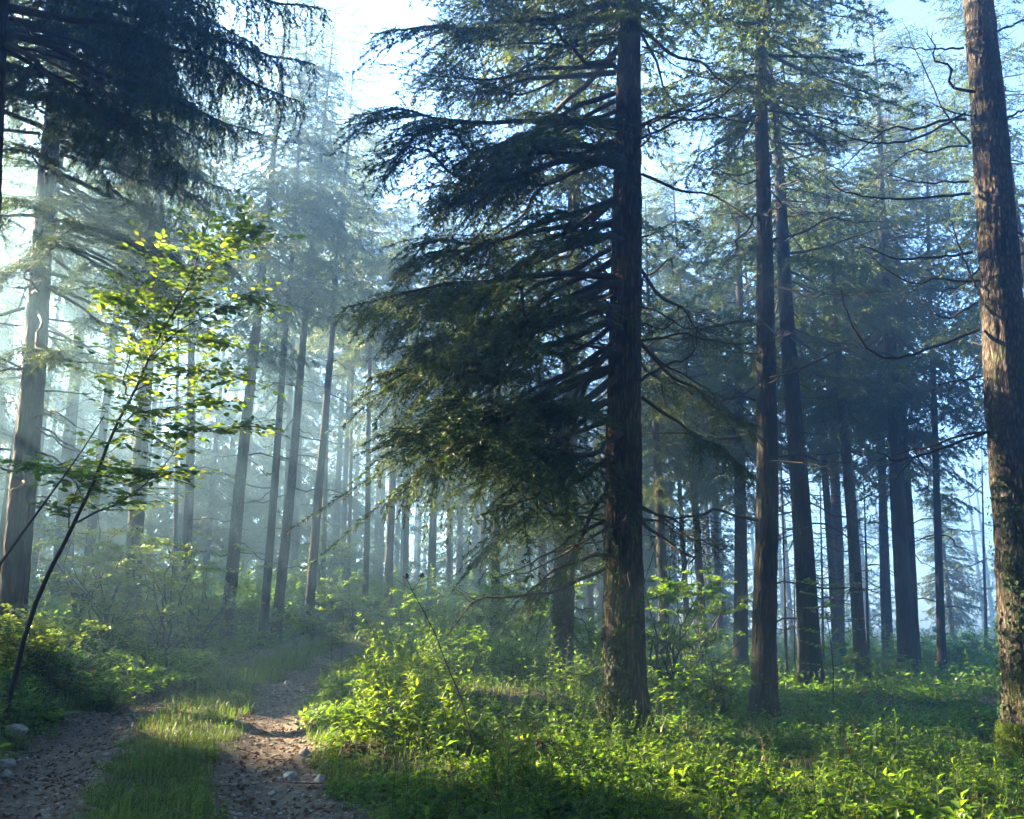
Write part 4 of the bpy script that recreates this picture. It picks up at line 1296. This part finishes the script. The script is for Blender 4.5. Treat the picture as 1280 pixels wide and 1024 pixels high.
def dry_stalk(h, seed, heads=True):
    def f(GL, GS):
        r_ = np.random.default_rng(seed)
        t = np.linspace(0, 1, 7)
        C = np.stack([r_.normal() * .1 * h * t ** 2, r_.normal() * .06 * h * t, h * t], 1)
        tube(GS, C, np.linspace(.006, .003, 7), 5)
        if heads:
            needles(GS, C[-3:-1], C[-2:], .004, .03, .007, r_)
            n = 5
            leaves(GL, np.repeat(C[2:3], n, 0) + np.array([0, 0, 1]) * r_.random((n, 1)) * h * .5, azel(r_.random(n) * 6.28, r_.normal(size=n) * .5 - .3), np.array([0, 0, 1.0]), .08, .015, .5, droop=.6)
    return f


for x, y, h, lab in [(508, 862, .62, 'dry brown seed stalk rising out of the sunlit clump'), (1072, 950, .42, 'single dry stalk standing on the lit forest floor'), (678, 905, .20, 'short dry stalk beside the rotten stump'),
                     (960, 985, .45, 'withered stalk in the foreground below the dark trunk'), (1000, 910, .3, 'dark withered flower stalk in the shade beyond the lit floor')]:
    plant('dry_stalk', lab, 'dry plant', ground_pix(x, y), dry_stalk(h, int(x)), leaf=M_dry, stem=M_dry)


def tuft(n, h, w, seed, tint=.2):
    def f(GL, GS):
        r_ = np.random.default_rng(seed)
        az = r_.random(n) * 6.28
        for k in range(n):
            t = np.linspace(0, 1, 6)
            L = h * (.7 + .6 * r_.random()); o = np.array([math.cos(az[k]), math.sin(az[k]), 0]); s_ = np.array([-o[1], o[0], 0])
            c = o * (L * .75 * t)[:, None] + np.array([0, 0, 1]) * (L * (1.1 * t - 1.0 * t * t) * (.6 + .5 * r_.random()))[:, None] + o * .02
            ww = (w * np.array([.7, 1, 1, .85, .55, .05]))[:, None]
            V = np.concatenate([c - s_ * ww / 2, c + s_ * ww / 2])
            i = np.arange(5)
            GL.add(V, np.concatenate([np.stack([i, i + 1, i + 7], 1), np.stack([i, i + 7, i + 6], 1)]), np.clip(tint + r_.normal() * .12, 0, 1))
    return f


plant('sedge_tuft', 'dark sedge tuft with arching blades on the middle strip of the track', 'sedge', ground_pix(148, 1000), tuft(34, .34, .016, 3, .1), leaf=M_grass)
plant('sedge_tuft', 'second dark sedge tuft close beside the larger one on the track', 'sedge', ground_pix(205, 1002), tuft(26, .28, .014, 4, .1), leaf=M_grass)
plant('sedge_tuft', 'broad-bladed tuft in the shade before the rotten stump', 'sedge', ground_pix(655, 965), tuft(26, .38, .022, 5, .15), leaf=M_grass)
for k, (x, y) in enumerate([(268, 880), (300, 884), (325, 880), (240, 900), (215, 905), (190, 935)]):
    plant('grass_tuft', ['bright sunlit grass tuft at the band of light on the track', 'browning grass tuft on the middle strip of the track'][k > 2], 'grass',
          ground_pix(x, y), tuft(40, .24, .006, 30 + k, [.55, .85][k > 2]), 'tufts along the middle strip', leaf=M_grass)


def fern(n, L, seed):
    def f(GL, GS):
        r_ = np.random.default_rng(seed)
        for k in range(n):
            az = k * 6.28 / n + r_.normal() * .2
            o = np.array([math.cos(az), math.sin(az), 0]); s_ = np.array([-o[1], o[0], 0])
            t = np.linspace(0, 1, 16); ll = L * (.8 + .4 * r_.random())
            c = o * (ll * t)[:, None] + np.array([0, 0, 1]) * (ll * (.75 * t - .6 * t * t))[:, None]
            sticks(GS, c[:-1], c[1:], .003, .0025)
            tt = np.linspace(.12, .98, 22); cc = np.stack([np.interp(tt, t, c[:, q]) for q in range(3)], 1)
            for sd in (-1, 1):
                D = s_ * sd + o * .45 + np.array([0, 0, -.1])
                leaves(GL, cc, np.repeat(D[None], 22, 0), np.array([0, 0, 1.0]), ll * .30 * np.sin(np.pi * np.clip(tt * .85 + .12, 0, 1)) + .01, .022, .5 + r_.normal() * .1, droop=.15)
    return f


plant('fern', 'small green fern in the lit foreground of the forest floor', 'fern', ground_pix(1052, 1012), fern(7, .40, 1))
plant('fern', 'fern with flat fronds in the shaded foreground by the big spruce', 'fern', ground_pix(735, 1000), fern(7, .36, 2))
plant('fern', 'fern at the foot of the bank beside the leaning sapling', 'fern', ground_pix(60, 900), fern(8, .42, 3))

for k, (x, y) in enumerate([(560, 1000), (470, 985), (820, 1010), (1120, 960), (930, 930), (1000, 905), (1160, 1000), (610, 960)]):
    plant('fern', 'fern scattered among the herbs of the shaded forest floor', 'fern', ground_pix(x, y), fern(6, .30 + .04 * (k % 3), 10 + k), 'ferns on the forest floor')
for k, (x, y) in enumerate([(80, 862), (95, 868), (115, 862)]):
    plant('red_leaved_herb', 'low herb with rust-red leaves below the dead wood', 'herb', ground_pix(x, y), herb_builder(.22, 9, .08, .05, .5, 600 + k, 3, .06), 'red-leaved herbs', leaf=M_red)
for k, (x, y, lab) in enumerate([(1055, 948, 'reddish low herb on the lit forest floor near the mossy trunk'), (1185, 935, 'orange-leaved low plant left of the mossy trunk foot'), (925, 955, 'reddish leaves on the forest floor below the dark trunk')]):
    plant('red_leaved_herb', lab, 'herb', ground_pix(x, y), herb_builder(.14, 8, .07, .04, .5, 620 + k, 5, .12), leaf=M_red)


def seedling(h, seed):
    def f(GL, GS):
        r_ = np.random.default_rng(seed)
        sticks(GS, [(0, 0, 0)], [(0, 0, h)], .012, .004)
        A, B = [(0, 0, h * .8)], [(0, 0, h * 1.05)]
        for k in range(int(h * 34)):
            f_ = r_.random() ** .8; z = h * (.12 + .85 * f_); az = r_.random() * 6.28
            ln = h * .34 * (1 - f_) + .05
            e = np.array([math.cos(az) * ln, math.sin(az) * ln, z + ln * .25])
            A.append((0, 0, z)); B.append(tuple(e))
            for q in (.4, .65, .85):
                p = np.array([0, 0, z]) * (1 - q) + e * q
                for s_ in (-.7, .7):
                    A.append(tuple(p)); B.append(tuple(p + np.array([math.cos(az + s_), math.sin(az + s_), .1]) * ln * .4 * (1.1 - q)))
        A, B = np.array(A), np.array(B)
        sticks(GS, A, B, .003, .0015)
        needles(GL, A, B, .005, .026, .006, r_, tint=.5)
    return f


for x, y, d, h, lab in [(428, 0, 15.5, 1.15, 'young spruce at the bend of the track behind the clump'), (462, 0, 16, .95, 'smaller young spruce beside another behind the sunlit clump'), (415, 0, 17, .9, 'little spruce nearest the track behind the sunlit clump'),
                        (500, 0, 17, .9, 'young spruce under the lowest boughs behind the thistle')]:
    xx = pix(x, 800, d)[0]
    plant('young_spruce', lab, 'sapling', (xx, d, gz(xx, d)), seedling(h, int(x)), leaf=M_needle, stem=M_limb)


def shrub(h, w, nst, nleaf, ll, lw, tint, seed):
    def f(GL, GS):
        r_ = np.random.default_rng(seed)
        tips = []
        for k in range(nst):
            az = r_.random() * 6.28; sp_ = w * (.3 + .7 * r_.random()); hh_ = h * (.55 + .5 * r_.random())
            t = np.linspace(0, 1, 7)
            c = np.stack([math.cos(az) * sp_ * t ** 1.4, math.sin(az) * sp_ * t ** 1.4, hh_ * (t - .12 * t ** 3)], 1) + np.concatenate([np.zeros((1, 3)), r_.normal(size=(6, 3)) * .03 * h])
            tube(GS, c, np.linspace(.010 * h, .003, 7), 4)
            for q in range(7):
                i = r_.integers(2, 7); a2 = r_.random() * 6.28; ln = w * (.2 + .35 * r_.random())
                e = c[i] + np.array([math.cos(a2) * ln, math.sin(a2) * ln, ln * (r_.random() * .5 - .1)])
                sticks(GS, [c[i]], [e], .004, .002); tips.append((c[i], e))
        A = np.array([a for a, b in tips]); B = np.array([b for a, b in tips])
        i = r_.integers(0, len(A), nleaf); q = .15 + .9 * r_.random(nleaf)
        pos = A[i] + (B - A)[i] * q[:, None] + r_.normal(size=(nleaf, 3)) * .025
        d = unit((B - A)[i]); d[:, 2] *= .4
        sd = np.cross(d, [0, 0, 1.0]) * np.where(r_.random(nleaf) < .5, -1, 1)[:, None]
        leaves(GL, pos, d * .6 + sd * .8 + r_.normal(size=(nleaf, 3)) * .2, np.array([0, 0, 1.0]) + r_.normal(size=(nleaf, 3)) * .25, ll * (.6 + .6 * r_.random(nleaf)), lw * (.6 + .6 * r_.random(nleaf)),
               np.clip(tint + (r_.random(nleaf) - .5) * .4, 0, 1), droop=.2)
    return f


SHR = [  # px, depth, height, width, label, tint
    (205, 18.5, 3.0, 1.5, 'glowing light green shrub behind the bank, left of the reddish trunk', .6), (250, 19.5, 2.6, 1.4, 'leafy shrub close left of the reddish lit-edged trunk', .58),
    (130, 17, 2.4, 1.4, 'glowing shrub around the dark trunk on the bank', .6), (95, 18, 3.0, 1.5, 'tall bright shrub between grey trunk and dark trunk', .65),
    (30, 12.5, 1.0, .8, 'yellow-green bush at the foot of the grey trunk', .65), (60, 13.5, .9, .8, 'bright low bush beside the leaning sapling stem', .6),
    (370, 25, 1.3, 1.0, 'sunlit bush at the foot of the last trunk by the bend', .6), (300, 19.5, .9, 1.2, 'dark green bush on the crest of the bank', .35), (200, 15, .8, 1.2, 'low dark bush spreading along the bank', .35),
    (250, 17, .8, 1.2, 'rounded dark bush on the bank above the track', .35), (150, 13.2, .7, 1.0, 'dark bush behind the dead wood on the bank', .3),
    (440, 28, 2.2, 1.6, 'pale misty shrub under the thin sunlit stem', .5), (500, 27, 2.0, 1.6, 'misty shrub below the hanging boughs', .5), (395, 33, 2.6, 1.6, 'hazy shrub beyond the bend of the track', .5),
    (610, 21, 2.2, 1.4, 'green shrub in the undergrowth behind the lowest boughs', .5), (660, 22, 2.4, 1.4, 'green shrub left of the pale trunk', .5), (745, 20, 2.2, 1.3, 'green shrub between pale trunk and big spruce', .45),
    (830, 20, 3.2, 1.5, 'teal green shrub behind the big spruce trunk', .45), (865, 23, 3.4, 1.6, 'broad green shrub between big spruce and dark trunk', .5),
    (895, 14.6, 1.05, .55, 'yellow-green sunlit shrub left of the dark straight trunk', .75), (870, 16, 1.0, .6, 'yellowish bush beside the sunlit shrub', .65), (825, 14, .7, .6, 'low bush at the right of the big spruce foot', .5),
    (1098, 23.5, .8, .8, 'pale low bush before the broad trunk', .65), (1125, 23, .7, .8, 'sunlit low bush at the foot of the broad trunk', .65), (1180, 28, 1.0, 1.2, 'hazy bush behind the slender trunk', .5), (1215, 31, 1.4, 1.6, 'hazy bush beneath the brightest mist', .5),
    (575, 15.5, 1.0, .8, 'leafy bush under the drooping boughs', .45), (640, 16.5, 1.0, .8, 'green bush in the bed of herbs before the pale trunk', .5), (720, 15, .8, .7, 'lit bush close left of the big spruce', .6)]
for k, (px, d, h, w, lab, tn) in enumerate(SHR):
    xx = pix(px, 800, d)[0]
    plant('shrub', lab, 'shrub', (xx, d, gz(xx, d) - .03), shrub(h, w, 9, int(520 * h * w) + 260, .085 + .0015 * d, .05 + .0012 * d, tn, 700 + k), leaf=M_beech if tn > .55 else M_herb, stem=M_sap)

# thin hazel sapling in front of the right-hand stand
def hazel(GL, GS):
    r_ = np.random.default_rng(4)
    t = np.linspace(0, 1, 8)
    c = np.stack([.06 * np.sin(t * 4), .03 * t, 2.25 * t], 1)
    tube(GS, c, np.linspace(.014, .004, 8), 5)
    for z in (.7, 1.0, 1.25, 1.5, 1.75, 1.95, 2.15):
        for q in range(4):
            az = r_.random() * 6.28; ln = .25 + .5 * r_.random()
            a = np.array([np.interp(z / 2.25, t, c[:, 0]), 0, z]); e = a + np.array([math.cos(az) * ln, math.sin(az) * ln, .08 + r_.normal() * .05])
            sticks(GS, [a], [e], .004, .002)
            n = 9; qq = np.linspace(.25, 1.05, n)[:, None]
            sd = np.cross(unit(e - a), [0, 0, 1.0]) * np.where(np.arange(n) % 2, 1, -1)[:, None]
            leaves(GL, a + (e - a) * qq, unit(e - a) * .6 + sd * .8, np.array([0, 0, 1.0]) + r_.normal(size=(n, 3)) * .2, .11, .07, np.clip(.35 + r_.random(n) * .3, 0, 1))


xx = pix(1035, 800, 16.5)[0]
plant('hazel_sapling', 'thin hazel sapling with flat leaf layers before the leaning trunks', 'sapling', (xx, 16.5, gz(xx, 16.5)), hazel, leaf=M_beech, stem=M_sap)

# ------------------------------------------------------------------ leaning beech sapling by the track
SD = 10.4
sb = np.array([pix(5, 870, SD)[0], SD, 0]); sb[2] = gz(sb[0], SD)
SAP = link('beech_sapling', None, loc=sb, label='leaning beech sapling with bright leaf layers beside the track', cat='sapling')
bpy.context.view_layer.update()
stems = [
    ([(5, 872), (32, 795), (62, 720), (80, 682), (90, 655), (117, 599), (143, 539), (167, 489), (187, 445), (227, 372), (243, 342), (255, 300), (262, 262)], .030, (0, -.4)),
    ([(90, 655), (143, 632), (187, 602), (213, 572), (218, 552)], .013, (-.2, -.7)), ([(143, 539), (167, 517), (217, 509), (262, 500)], .010, (-.3, -.6)),
    ([(160, 495), (155, 475), (167, 419), (193, 349), (200, 300)], .011, (-.3, .3)), ([(86, 660), (87, 635), (100, 605), (112, 590)], .009, (-.2, .3)),
    ([(187, 445), (230, 410), (275, 385), (310, 372)], .009, (-.3, -.8)), ([(167, 489), (215, 470), (270, 462), (315, 480)], .009, (-.3, -.5)),
    ([(227, 372), (262, 330), (300, 300), (340, 290)], .008, (-.35, -.7)), ([(205, 410), (190, 390), (170, 375), (150, 370)], .007, (-.3, .2)),
    ([(117, 599), (150, 590), (190, 592), (240, 590)], .008, (-.2, -.8)), ([(105, 620), (90, 600), (70, 585), (50, 580)], .007, (-.2, .3)),
    ([(243, 342), (270, 320), (290, 300), (300, 275)], .006, (-.4, .1)), ([(187, 445), (210, 440), (250, 425), (290, 430)], .007, (-.35, .3)), ([(143, 539), (180, 545), (225, 535), (270, 540), (310, 530)], .008, (-.3, -.9)),
]
leaf_rows = []
rs = np.random.default_rng(17)
for k, (pts, rad, (d0, d1)) in enumerate(stems):
    C = np.array([pix(x, y, SD + d0 + (d1 - d0) * i / (len(pts) - 1)) for i, (x, y) in enumerate(pts)]) - sb
    if k == 0:
        C[0] = (0, 0, -.05)
    t = np.linspace(0, 1, len(C)); q = np.linspace(0, 1, 24)
    C = np.stack([np.interp(q, t, C[:, j]) for j in range(3)], 1)
    C[1:-1] += rs.normal(size=(22, 3)) * (.022 if k == 0 else .015)
    C[1:-1] = (C[:-2] + 2 * C[1:-1] + C[2:]) / 4
    g = Geo(); tube(g, C, rad * (1 - .8 * q), 7)
    tw = []
    n_tw = 56 if k == 0 else 34
    for j in range(n_tw):
        i = rs.integers(11 if k == 0 else 4, 23)
        az = rs.random() * 6.28; ln = (.22 + .45 * rs.random())
        d = unit(np.array([math.cos(az), math.sin(az) * .8, .12 + rs.normal() * .12]) + unit(C[i + 1 if i < 23 else i] - C[i - 1]) * .4)
        p = C[i] + d * ln * np.linspace(0, 1, 4)[:, None] - np.array([0, 0, .12]) * ln * np.linspace(0, 1, 4)[:, None] ** 2
        tube(g, p, np.linspace(.004, .0018, 4), 4)
        tw.append(p)
    link('stem' if k == 0 else 'branch', g.mesh('sapling_stem', M_sap), SAP)
    for p in tw:
        n = 8
        for j in range(n):
            u_ = .15 + .9 * j / (n - 1)
            b = p[0] + (p[-1] - p[0]) * u_
            dd = unit(p[-1] - p[0]); sd = np.cross(dd, [0, 0, 1.0]) * (1 if j % 2 else -1)
            D = unit(dd * .7 + sd * (.8 if j < n - 1 else .1) + rs.normal(size=3) * .15)
            leaf_rows.append((b, D, unit(np.array([0, 0, 1.0]) + rs.normal(size=3) * .38), .094 * (.55 + .8 * rs.random())))
leaf_me = []
for k in range(5):
    g = Geo()
    # one leaf: a pointed oval of twelve faces, slightly folded and curved
    t = np.array([0, .15, .35, .55, .75, .9, 1.0]); wv = np.array([.02, .30, .46, .44, .30, .12, 0])
    L_ = np.stack([t, wv * .62, .10 * wv - .18 * t * t], 1); R_ = L_ * np.array([1, -1, 1]); Mx = np.stack([t, 0 * t, -.06 * np.sin(t * 3) - .18 * t * t], 1)
    i = np.arange(6)
    g.add(np.concatenate([L_, Mx, R_]), np.concatenate([np.stack([i, i + 7, i + 8], 1), np.stack([i, i + 8, i + 1], 1), np.stack([i + 7, i + 14, i + 15], 1), np.stack([i + 7, i + 15, i + 8], 1)]), .15 + .17 * k)
    leaf_me.append(g)
leaf_meshes = [g.mesh('leaf', M_beech) for g in leaf_me]
order = rs.permutation(len(leaf_rows))
rest = Geo()
for c_, idx in enumerate(order):
    b, D, U_, ln = leaf_rows[idx]
    S = unit(np.cross(U_, D)); N_ = np.cross(D, S)
    k = rs.integers(0, 5)
    if c_ < 300:
        m4 = Matrix(((D[0] * ln, S[0] * ln, N_[0] * ln, b[0]), (D[1] * ln, S[1] * ln, N_[1] * ln, b[1]), (D[2] * ln, S[2] * ln, N_[2] * ln, b[2]), (0, 0, 0, 1)))
        o = link('leaf', leaf_meshes[k], SAP)
        o.matrix_local = m4
    else:
        V, Fc, T = leaf_me[k].arrays()
        rest.add((V[:, :1] * D + V[:, 1:2] * S + V[:, 2:] * N_) * ln + b, Fc, T)
link('foliage', rest.mesh('foliage', M_beech), SAP, kind='stuff')

# a second, thinner sapling further out on the bank
s2 = np.array([pix(-40, 800, 9.6)[0], 9.6, 0]); s2[2] = gz(s2[0], 9.6)
o = link('beech_sapling', None, loc=s2, label='thin bare stem slanting up behind the leaning beech sapling', cat='sapling')
C = np.array([s2] + [pix(x, y, 9.6) for x, y in [(0, 705), (40, 650), (75, 602), (105, 560), (130, 520)]]) - s2
g = Geo(); tube(g, C, np.linspace(.018, .005, len(C)), 6)
link('stem', g.mesh('stem', M_sap), o)

# ------------------------------------------------------------------ dead wood, stump
def log_geo(pts, rad, seed, n=14):
    r_ = np.random.default_rng(seed)
    P = np.asarray(pts, float); t = np.linspace(0, 1, len(P)); q = np.linspace(0, 1, n)
    C = np.stack([np.interp(q, t, P[:, j]) for j in range(3)], 1) + r_.normal(size=(n, 3)) * .008
    g = Geo(); tube(g, C, rad * (1 - .55 * q), 7)
    for k in range(4):
        i = r_.integers(3, n - 2)
        d = unit(r_.normal(size=3) + np.array([0, 0, .6])) * (.06 + .14 * r_.random())
        tube(g, [C[i], C[i] + d], [rad * .4, rad * .2], 5)
    return g


for k, (pp, rad, mt, lab) in enumerate([([(78, 828), (100, 842), (118, 850)], .018, M_pale, 'pale fallen branch on the bank beside the track'), ([(92, 848), (115, 848), (138, 852)], .016, M_pale, 'bleached broken branch lying under another on the bank'),
                                        ([(0, 812), (18, 806)], .03, M_twig, 'dark rotting branch behind the sapling foot'), ([(250, 848), (272, 846)], .02, M_twig, 'short dark stick lying in the left rut')]):
    W = np.array([ground_pix(*p) + np.array([0, 0, .10 if k < 2 else .03]) for p in pp])
    g = log_geo(W - W[0], rad, k)
    link('fallen_branch', g.mesh('fallen_branch', mt), loc=W[0], label=lab, cat='branch')

sp0 = ground_pix(682, 945)
ST = link('tree_stump', None, loc=sp0, label='small rotten stump topped with herbs before the big spruce', cat='stump')
g = Geo()
th = np.arange(14) * 2 * np.pi / 14
rings = []
for z, rr_ in [(-.05, .15), (.03, .12), (.10, .105), (.16, .10)]:
    rings.append(np.stack([np.cos(th) * rr_ * (1 + .15 * np.sin(th * 3)), np.sin(th) * rr_ * (1 + .15 * np.cos(th * 4)), z + (.03 * np.sin(th * 5) if z > .15 else 0 * th)], 1))
rings.append(np.stack([np.cos(th) * .07, np.sin(th) * .07, 0 * th + .10], 1))
V = np.concatenate(rings + [np.array([[0, 0, .09]])])
Fs = []
for i in range(4):
    for j in range(14):
        a, b = i * 14 + j, i * 14 + (j + 1) % 14
        Fs += [(a, b, b + 14), (a, b + 14, a + 14)]
Fs += [(56 + j, 56 + (j + 1) % 14, 70) for j in range(14)]
g.add(V, Fs)
link('trunk', g.mesh('stump', M_bark_near, True), ST)
g = Geo(); herbs(g, None, rng.normal(size=(22, 3)) * np.array([.06, .06, 0]) + np.array([0, 0, .12]), .09, 5, .06, .03, .5)
link('foliage', g.mesh('foliage', M_herb), ST, kind='stuff')


# ------------------------------------------------------------------ ivy and moss on the trunks
def ivy(parent, r0, n, hmax, az0, spread, size, flare, seed, power=1.6, mat=M_ivy, base=0.0, lift=.02):
    r_ = np.random.default_rng(seed)
    z = base + hmax * r_.random(n) ** power
    az = az0 + r_.normal(size=n) * spread * (1 - .4 * z / (base + hmax))
    m = vnoise(az * 3, z * 2.2, seed) > .38
    z, az = z[m], az[m]; n = len(z)
    rad = r0 * (1 - np.clip(z / 22.6, 0, 1) ** 1.25) + r0 * flare * np.exp(-(z + .1) / .38) * .9 + lift * (.3 + r_.random(n))
    o = np.stack([np.cos(az), np.sin(az), 0 * az], 1)
    P = o * rad[:, None] + np.array([0, 0, 1]) * z[:, None]
    D = np.array([0, 0, -.8]) + np.stack([-np.sin(az), np.cos(az), 0 * az], 1) * r_.normal(size=(n, 1)) * .7 + o * (.2 + .3 * r_.random((n, 1)))
    g = Geo(); sz = size * (.5 + .8 * r_.random(n))
    leaves(g, P, D, o + r_.normal(size=(n, 3)) * .2, sz, sz * .85, np.clip(.4 + r_.normal(size=n) * .22, 0, 1), droop=.05)
    return link('ivy' if mat is M_ivy else 'moss', g.mesh('ivy', mat), parent, kind='stuff')


ivy(T1, .285, 1100, 1.9, R(225), 1.0, .05, .45, 1, 2.2)
ivy(T9, .315, 900, 3.2, R(215), .9, .055, .38, 2, 1.5)
ivy(T9, .315, 260, 2.2, R(215), .25, .05, .38, 7, 1.0, base=2.0)
ivy(T10, .215, 900, 2.6, R(235), 1.2, .06, .4, 3, 1.3)
ivy(T2, .235, 160, .8, R(250), 1.2, .05, .35, 4, 2)
ivy(T9, .305, 3600, .50, R(200), .55, .022, .55, 5, 1.3, M_moss, lift=.05)
ivy(T9, .305, 1400, 1.1, R(205), .4, .016, .55, 8, 1.8, M_moss, lift=.02)
ivy(T1, .27, 1600, .6, R(210), .8, .018, .65, 9, 1.6, M_moss, lift=.03)
ivy(T1, .285, 1500, 5.0, R(190), .35, .016, .45, 6, 1.0, M_moss, lift=.012)

# ------------------------------------------------------------------ haze
def box_mesh(name, lo, hi):
    v = [(x, y, z) for x in (lo[0], hi[0]) for y in (lo[1], hi[1]) for z in (lo[2], hi[2])]
    f = [(0, 1, 3, 2), (4, 6, 7, 5), (0, 4, 5, 1), (2, 3, 7, 6), (0, 2, 6, 4), (1, 5, 7, 3)]
    me = bpy.data.meshes.new(name); me.from_pydata(v, [], f); me.update()
    return me


hm, hn, hl = new_mat('mist')
pv = hn.new('ShaderNodeVolumePrincipled')
pv.inputs['Color'].default_value = (*HAZE_COLOR, 1)
pv.inputs['Density'].default_value = HAZE_DENSITY
pv.inputs['Anisotropy'].default_value = HAZE_ANISO
ho = hn.new('ShaderNodeOutputMaterial'); hl.new(pv.outputs[0], ho.inputs['Volume'])
zmin = float(Z.min()) - 1.0
hb = box_mesh('haze', (-152, -42, zmin), (152, 172, TOP + 3.2)); hb.materials.append(hm)
link('haze', hb, kind='stuff')
